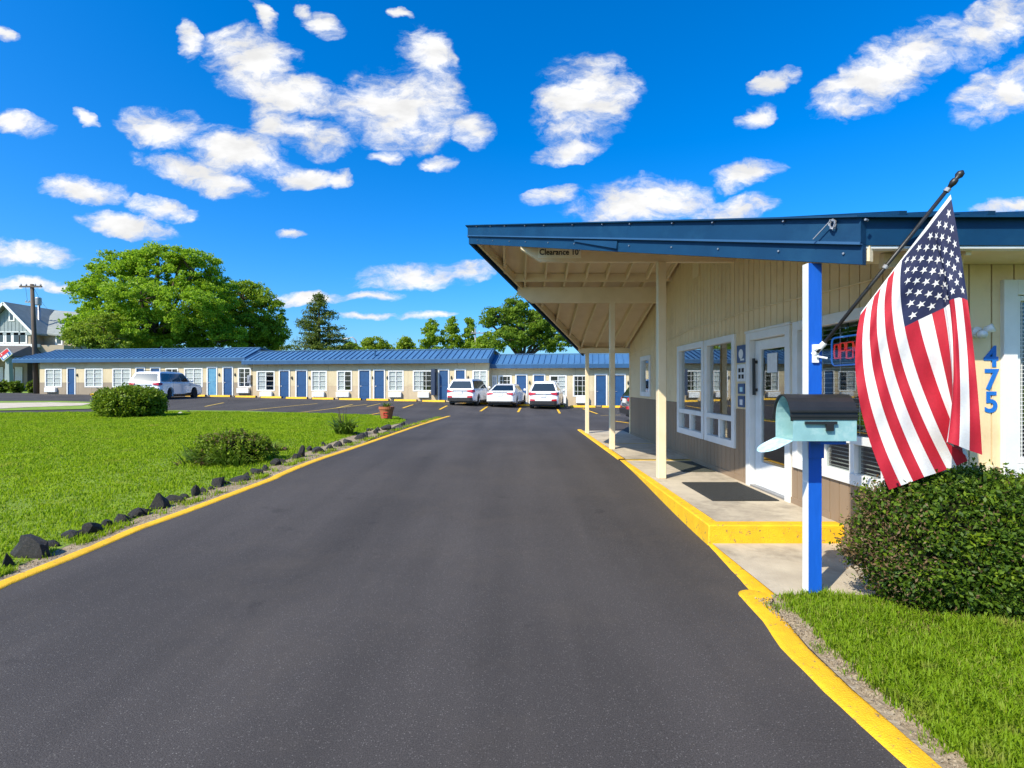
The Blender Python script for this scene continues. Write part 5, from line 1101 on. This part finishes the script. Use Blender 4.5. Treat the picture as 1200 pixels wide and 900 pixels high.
# ------------------------------------------------------------------ far left house, poles, wires
D2 = 58.0; hz0 = float(ground(-56, 58))-.05
def hx(px): return (px-600)/F*D2
def hz(py): return CAMZ+(450-py)/F*D2
HS = thing('grey_house', 'grey green gabled house with a porch at the far left', 'building', (hx(10), D2, hz0))
xl_, xr_ = hx(-18), hx(39); za, ze_ = hz(357), hz(389)
mb = MB(); mb.box((xl_, D2, hz(404)), (xr_-.3, D2+8, hz(388))); mb.box((xl_-1, D2+.3, hz0-.5), (hx(72), D2+9, hz(404)-.01)); mb.build('wall', 'house_tan', HS)
mb = MB(); gx0, gx1 = xl_-.2, xr_-.1; mb.hexa([(gx0, D2-.02, ze_), (gx1, D2-.02, ze_), (hx(10), D2-.02, za-.15)], [(gx0, D2+8, ze_), (gx1, D2+8, ze_), (hx(10), D2+8, za-.15)]); k = gx0+.3
while k < gx1:
    zt_ = ze_+(za-.15-ze_)*(1-abs(k-hx(10))/((gx1-gx0)/2)); 
    if zt_ > ze_+.25: mb.box((k-.04, D2-.05, ze_), (k+.04, D2-.021, zt_-.1))
    k += .42
mb.box((gx0, D2-.1, ze_-.35), (gx1, D2-.022, ze_-.02)); mb.build('gable', 'house_green', HS, fixn=True)
mb = MB()
for sg in (-1, 1):
    e = (hx(10)+sg*(xr_-hx(10)+.55), ze_-.35); pk = (hx(10), za+.05)
    mb.hexa([(e[0], D2-.6, e[1]), (pk[0], D2-.6, pk[1]), (pk[0], D2+9, pk[1]), (e[0], D2+9, e[1])], [(e[0], D2-.6, e[1]+.18), (pk[0], D2-.6, pk[1]+.2), (pk[0], D2+9, pk[1]+.2), (e[0], D2+9, e[1]+.18)])
xs_ = hx(82); mb.hexa([(hx(30), D2+1.2, ze_-.1), (hx(64), D2+1.2, ze_-.4), (xs_+.3, D2+5.2, hz(363)), (hx(16), D2+5.2, hz(358))], [(hx(30), D2+1.2, ze_+.05), (hx(64), D2+1.2, ze_-.2), (xs_+.3, D2+5.2, hz(363)+.2), (hx(16), D2+5.2, hz(358)+.2)])
mb.hexa([(hx(16), D2+5.2, hz(358)), (xs_+.3, D2+5.2, hz(363)), (xs_, D2+9.5, ze_), (hx(16), D2+9.5, ze_)], [(hx(16), D2+5.2, hz(358)+.2), (xs_+.3, D2+5.2, hz(363)+.2), (xs_, D2+9.5, ze_+.2), (hx(16), D2+9.5, ze_+.2)])
mb.build('roof', 'house_roof', HS, fixn=True)
mb = MB()
for sg in (-1, 1):
    e = (hx(10)+sg*(xr_-hx(10)+.57), ze_-.36); pk = (hx(10), za+.04); mb.beam((e[0], D2-.64, e[1]+.05), (pk[0], D2-.64, pk[1]+.05), .05, .28)
mb.build('bargeboard', 'white_paint', HS)
mb = MB(); mb.box((hx(36), D2+1.6, hz0), (hx(74), D2+8.8, hz(388))); mb.build('side_wall', 'house_tan', HS)
for a, b, z0, z1 in ((-10, -1, 401.5, 389.5), (0, 4.8, 401.5, 389.5), (8, 14, 401.5, 389.5), (16.5, 23, 401.5, 389.5), (24, 31, 401.5, 389.5), (12, 16.5, 375.5, 366), (52, 58, 402, 392)):
    yy = D2 if a < 50 else D2+1.6
    mb = MB(); mb.box((hx(a)-.12, yy-.08, hz(z0)-.1), (hx(b)+.12, yy+.02-.022, hz(z1)+.1)); w = mb.build('window', 'white_paint', HS); mb = MB(); mb.box((hx(a)+.05, yy-.1, hz(z0)+.05), (hx(b)-.05, yy-.081, hz(z1)-.05)); mb.build('pane', 'car_glass', w)
mb = MB(); mb.box((xl_-.5, D2-.35, hz(407)), (hx(45), D2+.25, hz(403.3))); mb.build('trim_band', 'white_paint', HS)
mb = MB(); mb.hexa([(xl_-2, D2-4, hz(421)), (hx(50), D2-4, hz(421)), (hx(38), D2-.1, hz(406)), (xl_-2, D2-.1, hz(406))], [(xl_-2, D2-4, hz(419)), (hx(50), D2-4, hz(419)), (hx(38), D2-.1, hz(404.5)), (xl_-2, D2-.1, hz(404.5))])
mb.hexa([(hx(50), D2-4, hz(421)), (hx(50), D2+2, hz(421)), (hx(38), D2+2, hz(406)), (hx(38), D2-.1, hz(406))], [(hx(50), D2-4, hz(419)), (hx(50), D2+2, hz(419)), (hx(38), D2+2, hz(404.5)), (hx(38), D2-.1, hz(404.5))])
mb.build('porch_roof', 'porch_roof', HS, fixn=True)
for px in (-8, 27, 48): mb = MB(); x = hx(px); mb.hexa([(x-.28, D2-3.9, hz0), (x+.28, D2-3.9, hz0), (x+.28, D2-3.4, hz0), (x-.28, D2-3.4, hz0)], [(x-.17, D2-3.9, hz(421)), (x+.17, D2-3.9, hz(421)), (x+.17, D2-3.5, hz(421)), (x-.17, D2-3.5, hz(421))]); mb.build('porch_column', 'house_green', HS)
mb = MB(); mb.box((xl_-2, D2-3.8, hz0-.3), (hx(32), D2+.2, hz0+.35)); mb.build('porch_floor', 'concrete', HS)
mb = MB(); mb.box((hx(32), D2-4.2, hz0-.3), (hx(42), D2-2.5, hz0+.18)); mb.box((hx(32), D2-3.8, hz0+.18), (hx(42), D2-2.5, hz0+.36)); mb.build('steps', 'concrete', HS)
mb = MB(); mb.box((hx(3), D2+.2, hz0+.36), (hx(14), D2+.28, hz(432))); mb.box((hx(-12), D2+.2, hz0+.4), (hx(1.5), D2+.28, hz(430))); mb.box((hx(15.5), D2+.2, hz0+.4), (hx(24), D2+.28, hz(430))); mb.build('garage_door', 'white_paint', HS)
mb = MB(); mb.box((hx(30), D2+.2, hz0+.36), (hx(41), D2+.27, hz(424))); mb.build('dark_doorway', 'dark_room', HS)
# tilted red and blue pizza sign on the porch eave
D3 = D2-4.15; cx, cz = (6-600)/F*D3, CAMZ+(450-415.5)/F*D3; an = math.radians(38); mb = MB(); u_, v_ = Vector((math.cos(an), 0, math.sin(an))), Vector((-math.sin(an), 0, math.cos(an))); C0 = Vector((cx, D3, cz))
def sq(a0, a1, b0, b1, mi, y0, y1):
    pts = [C0+u_*a+v_*b for a, b in ((a0, b0), (a1, b0), (a1, b1), (a0, b1))]; mb.hexa([p+Vector((0, y0, 0)) for p in pts], [p+Vector((0, y1, 0)) for p in pts], mi)
sq(-.62, .62, -.42, .42, 0, 0, .1); sq(-.56, .56, .02, .37, 1, -.012, -.001); sq(-.56, .56, -.37, .0, 2, -.012, -.001)
for a, b in ((-.3, .2), (.25, -.1), (.25, -.27), (-.25, -.19)): mb.lathe([(.075, -.012), (.075, 0), (0, 0.001)], tuple(C0+u_*a+v_*b+Vector((0, -.013, 0))), 12, 0, 'y')
mb.hexa(*[[C0+u_*a+v_*b+Vector((0, y_, 0)) for a, b in ((-.42, -.3), (.1, -.3), (.1, -.05), (-.42, -.05))] for y_ in (-.02, -.0125)], 0)
single('hanging_sign', mb, ['white_paint', 'sign_red', 'sign_blue'], 'tilted red and blue domino shaped sign on the porch eave of the grey house', 'sign', tuple(C0), fixn=True)
# utility poles
def pole(label, pxt, pyt, pxb, d, r, mat, arms, nm):
    xt, _, zt = A(pxt, pyt, d); xb = (pxb-600)/F*d; zb = float(ground(xb, d)); t = thing(nm, label, 'pole', (xb, d, zb)); mb = MB(); mb.tube([(xb, d, zb-.2), (xt, d, zt)], [r*1.25, r*.8], 10); mb.build('pole', mat, t, smooth=True)
    for a0, a1, py in arms:
        za_ = CAMZ+(450-py)/F*d; m = MB(); m.beam((A(a0, py, d)[0], d-.15, za_), (A(a1, py, d)[0], d-.15, za_), .1, .12); ar = m.build('crossarm', mat, t)
        for f in (.06, .3, .7, .94): m = MB(); x = A(a0+(a1-a0)*f, py, d)[0]; m.lathe([(.05, 0), (.07, .08), (.04, .16), (0, .2)], (x, d-.15, za_+.06), 8); m.build('insulator', 'grey_metal', ar)
    return t
pole('brown wooden utility pole with one crossarm in front of the grey house', 37.5, 333, 43, 43, .16, 'pole_wood', [(25, 51, 336.3)], 'utility_pole')
pole('thinner grey pole with a transformer can behind the wooden utility pole', 45.5, 350, 47.5, 60, .15, 'grey_metal', [(31, 47, 354.5)], 'utility_pole')
tp = bpy.data.objects['utility_pole.001']; x, y, z = A(45, 354, 59.6); mb = MB(); mb.lathe([(0, -.1), (.28, -.05), (.30, 0), (.30, .75), (.26, .82), (0, .84)], (x, y, z-.3), 14); mb.build('transformer', 'grey_metal', tp)
def wire(label, p, q, sag, r=.012):
    p, q = Vector(p), Vector(q); pts = [p.lerp(q, t)-Vector((0, 0, sag*4*t*(1-t))) for t in np.linspace(0, 1, 14)]; mb = MB(); mb.tube(pts, r, 5); single('power_line', mb, 'wire', label, 'wire', tuple(p))
wire('power line running from the wooden pole down to the hidden house behind the trees', A(40, 338, 43), A(62, 366, 60), .4)
wire('thin power line between the two poles by the grey house', A(30, 335.5, 42.9), A(33, 354, 59.9), .3)
# street lamp and radio mast behind the roof
x, y, z = A(401, 398, 58); zb = float(ground(x, y)); SLt = thing('street_lamp', 'tall street lamp with a curved arm rising behind the roof near the fir', 'lamp', (x, y, zb)); mb = MB(); x2 = A(418.5, 397, 58)[0]; mb.tube([(x2, y, zb), (x2, y, z-.9), (x2-.15, y, z-.1), (x2-.5, y, z+.28), (x2-1.1, y, z+.15)], [.12, .08, .07, .06, .06], 8); mb.build('mast', 'grey_metal', SLt, smooth=True)
mb = MB(); mb.hexa([(x2-1.7, y-.15, z), (x2-1.0, y-.15, z+.06), (x2-1.0, y+.15, z+.06), (x2-1.7, y+.15, z)], [(x2-1.65, y-.12, z+.14), (x2-1.05, y-.12, z+.2), (x2-1.05, y+.12, z+.2), (x2-1.65, y+.12, z+.14)]); mb.build('lamp_head', 'grey_metal', SLt)
pole('slim pole with a crossarm between the slim trees and the oak', 557, 385, 557, 57, .09, 'grey_metal', [(552, 585, 390.5)], 'utility_pole')

# ------------------------------------------------------------------ camera, sun, sky
cam = bpy.data.cameras.new('Camera'); cam.lens = 18; cam.sensor_width = 36; cam.clip_end = 6000; cam.clip_start = .05
co = bpy.data.objects.new('Camera', cam); co.location = (0, 0, CAMZ); co.rotation_euler = (PI/2, 0, 0); COL.objects.link(co); S.camera = co
EL = math.radians(43); SAZ = Vector((-.70, -.71, 0)).normalized(); SD = Vector((SAZ.x*math.cos(EL), SAZ.y*math.cos(EL), math.sin(EL)))
sl = bpy.data.lights.new('Sun', 'SUN'); sl.energy = 4.5; sl.angle = math.radians(.53); sl.color = (1, .925, .77); so = bpy.data.objects.new('Sun', sl); so.rotation_euler = (-SD).to_track_quat('-Z', 'Y').to_euler(); so.location = (0, 0, 40); COL.objects.link(so)
wd = bpy.data.worlds.new('World'); S.world = wd; wd.use_nodes = True; nt = wd.node_tree; LK = nt.links.new; nt.nodes.clear()
out = N(nt, 'ShaderNodeOutputWorld'); bg = N(nt, 'ShaderNodeBackground'); sky = N(nt, 'ShaderNodeTexSky'); sky.sky_type = 'NISHITA'; sky.sun_disc = False; sky.sun_elevation = EL; sky.sun_rotation = math.atan2(SAZ.x, SAZ.y); sky.air_density = 1.0; sky.dust_density = 1.6; sky.ozone_density = 2.5; sky.altitude = 0
tint = N(nt, 'ShaderNodeMixRGB', blend_type='MULTIPLY'); tint.inputs['Fac'].default_value = 1; tint.inputs['Color2'].default_value = (.57, .80, 1.10, 1); LK(sky.outputs[0], tint.inputs['Color1'])
hs = N(nt, 'ShaderNodeHueSaturation'); hs.inputs['Saturation'].default_value = 1.22; LK(tint.outputs[0], hs.inputs['Color'])
bg.inputs['Strength'].default_value = .145; LK(hs.outputs[0], bg.inputs['Color'])
tc = N(nt, 'ShaderNodeTexCoord'); sx = N(nt, 'ShaderNodeSeparateXYZ'); LK(tc.outputs['Generated'], sx.inputs[0])
def M(op, a, b=None, clamp=False):
    n = N(nt, 'ShaderNodeMath', operation=op); n.use_clamp = clamp
    for i, v in enumerate((a, b)):
        if v is None: continue
        if isinstance(v, (int, float)): n.inputs[i].default_value = v
        else: LK(v, n.inputs[i])
    return n.outputs[0]
ay = M('MAXIMUM', M('ABSOLUTE', sx.outputs['Y']), .03); cxn = M('DIVIDE', sx.outputs['X'], ay); czn = M('DIVIDE', sx.outputs['Z'], ay)
cmb = N(nt, 'ShaderNodeCombineXYZ'); LK(cxn, cmb.inputs[0]); LK(czn, cmb.inputs[1])
def noise(scale, detail, rough, src, vs=(1, 1.5, 1)):
    mp = N(nt, 'ShaderNodeMapping'); mp.inputs['Scale'].default_value = vs; LK(src, mp.inputs['Vector']); n = N(nt, 'ShaderNodeTexNoise'); n.inputs['Scale'].default_value = scale; n.inputs['Detail'].default_value = detail; n.inputs['Roughness'].default_value = rough; LK(mp.outputs[0], n.inputs['Vector']); return n
w1 = noise(7, 5, .6, cmb.outputs[0]); vm = N(nt, 'ShaderNodeVectorMath', operation='SUBTRACT'); LK(w1.outputs['Color'], vm.inputs[0]); vm.inputs[1].default_value = (.5, .5, .5)
vs_ = N(nt, 'ShaderNodeVectorMath', operation='MULTIPLY'); LK(vm.outputs[0], vs_.inputs[0]); vs_.inputs[1].default_value = (.10, .065, 0)
va = N(nt, 'ShaderNodeVectorMath', operation='ADD'); LK(cmb.outputs[0], va.inputs[0]); LK(vs_.outputs[0], va.inputs[1])
BL = [(295,67,60,30,-18),(332,110,74,29,-12),(352,155,66,23,-20),(470,128,78,46,0),(553,152,26,20,-30),(500,62,42,28,-35),(188,152,50,25,-8),(278,180,64,26,-15),(232,203,76,16,-15),(350,207,42,13,-5),(398,210,18,10,0),(100,222,48,14,-5),(150,262,62,14,-8),(190,241,48,13,-10),(30,298,62,16,-6),(685,118,64,46,28),(668,176,42,13,12),(745,236,82,28,8),(855,246,55,17,8),(875,204,46,15,12),(650,230,34,10,15),(1045,82,92,36,32),(1000,102,54,22,25),(1165,32,58,30,38),(1175,106,62,30,24),(885,136,28,14,15),(908,98,28,11,20),(20,146,38,13,-15),(95,140,17,9,-30),(490,323,78,15,3),(548,320,34,13,0),(365,350,50,9,0),(340,279,20,6,0),(380,30,26,14,-35),(310,18,30,11,-50),(440,347,32,6,0),(430,373,36,4,0),(495,372,34,5,5),(1185,243,48,9,5),(30,334,50,8,0),(75,340,26,6,0),(5,40,22,9,-15),(222,48,14,22,20),(508,190,22,9,0),(450,183,20,8,0),(360,14,16,8,-30),(470,15,14,6,0)]
acc = None
for px, py, rx, ry, ro in BL:
    mp = N(nt, 'ShaderNodeMapping', vector_type='TEXTURE'); mp.inputs['Location'].default_value = ((px-600)/F, (450-py)/F, 0); mp.inputs['Rotation'].default_value = (0, 0, math.radians(ro)); mp.inputs['Scale'].default_value = (rx*1.22/F, ry*1.28/F, 1); LK(va.outputs[0], mp.inputs['Vector'])
    g = N(nt, 'ShaderNodeTexGradient', gradient_type='SPHERICAL'); LK(mp.outputs[0], g.inputs['Vector']); acc = g.outputs['Fac'] if acc is None else M('MAXIMUM', acc, g.outputs['Fac'])
n2 = noise(11, 11, .66, va.outputs[0], (1, 1.9, 1)); dens = M('ADD', M('MULTIPLY', M('POWER', acc, .7), 1.12), M('MULTIPLY', M('SUBTRACT', n2.outputs['Fac'], .5), 2.7))
gate = M('MULTIPLY', acc, 7, True); dens = M('MULTIPLY', dens, gate)
mr = N(nt, 'ShaderNodeMapRange', interpolation_type='SMOOTHSTEP'); mr.inputs['From Min'].default_value = .06; mr.inputs['From Max'].default_value = 1.05; LK(dens, mr.inputs['Value'])
cr = N(nt, 'ShaderNodeValToRGB'); cr.color_ramp.elements[0].position = .25; cr.color_ramp.elements[1].position = .85; cr.color_ramp.elements[0].color = (.74, .82, .96, 1); cr.color_ramp.elements[1].color = (1, 1, 1, 1); LK(dens, cr.inputs['Fac'])
n3 = noise(9, 5, .55, cmb.outputs[0], (1, 2.2, 1)); sh_ = N(nt, 'ShaderNodeMapRange'); sh_.inputs['From Min'].default_value = .38; sh_.inputs['From Max'].default_value = .6; sh_.inputs['To Min'].default_value = .80; sh_.inputs['To Max'].default_value = 1.0; LK(n3.outputs['Fac'], sh_.inputs['Value'])
cm = N(nt, 'ShaderNodeVectorMath', operation='SCALE'); LK(cr.outputs['Color'], cm.inputs[0]); LK(sh_.outputs[0], cm.inputs['Scale'])
bg2 = N(nt, 'ShaderNodeBackground'); LK(cm.outputs[0], bg2.inputs['Color']); bg2.inputs['Strength'].default_value = .68
mix = N(nt, 'ShaderNodeMixShader'); LK(mr.outputs[0], mix.inputs[0]); LK(bg.outputs[0], mix.inputs[1]); LK(bg2.outputs[0], mix.inputs[2]); LK(mix.outputs[0], out.inputs['Surface'])
wd.cycles.sampling_method = 'MANUAL'; wd.cycles.sample_map_resolution = 1024
vs = S.view_settings; vs.view_transform = 'Standard'; vs.look = 'None'; vs.exposure = .65; vs.gamma = 1; vs.use_curve_mapping = False
S.render.engine = 'CYCLES'; S.cycles.max_bounces = 8; S.cycles.transparent_max_bounces = 12; S.cycles.use_denoising = True
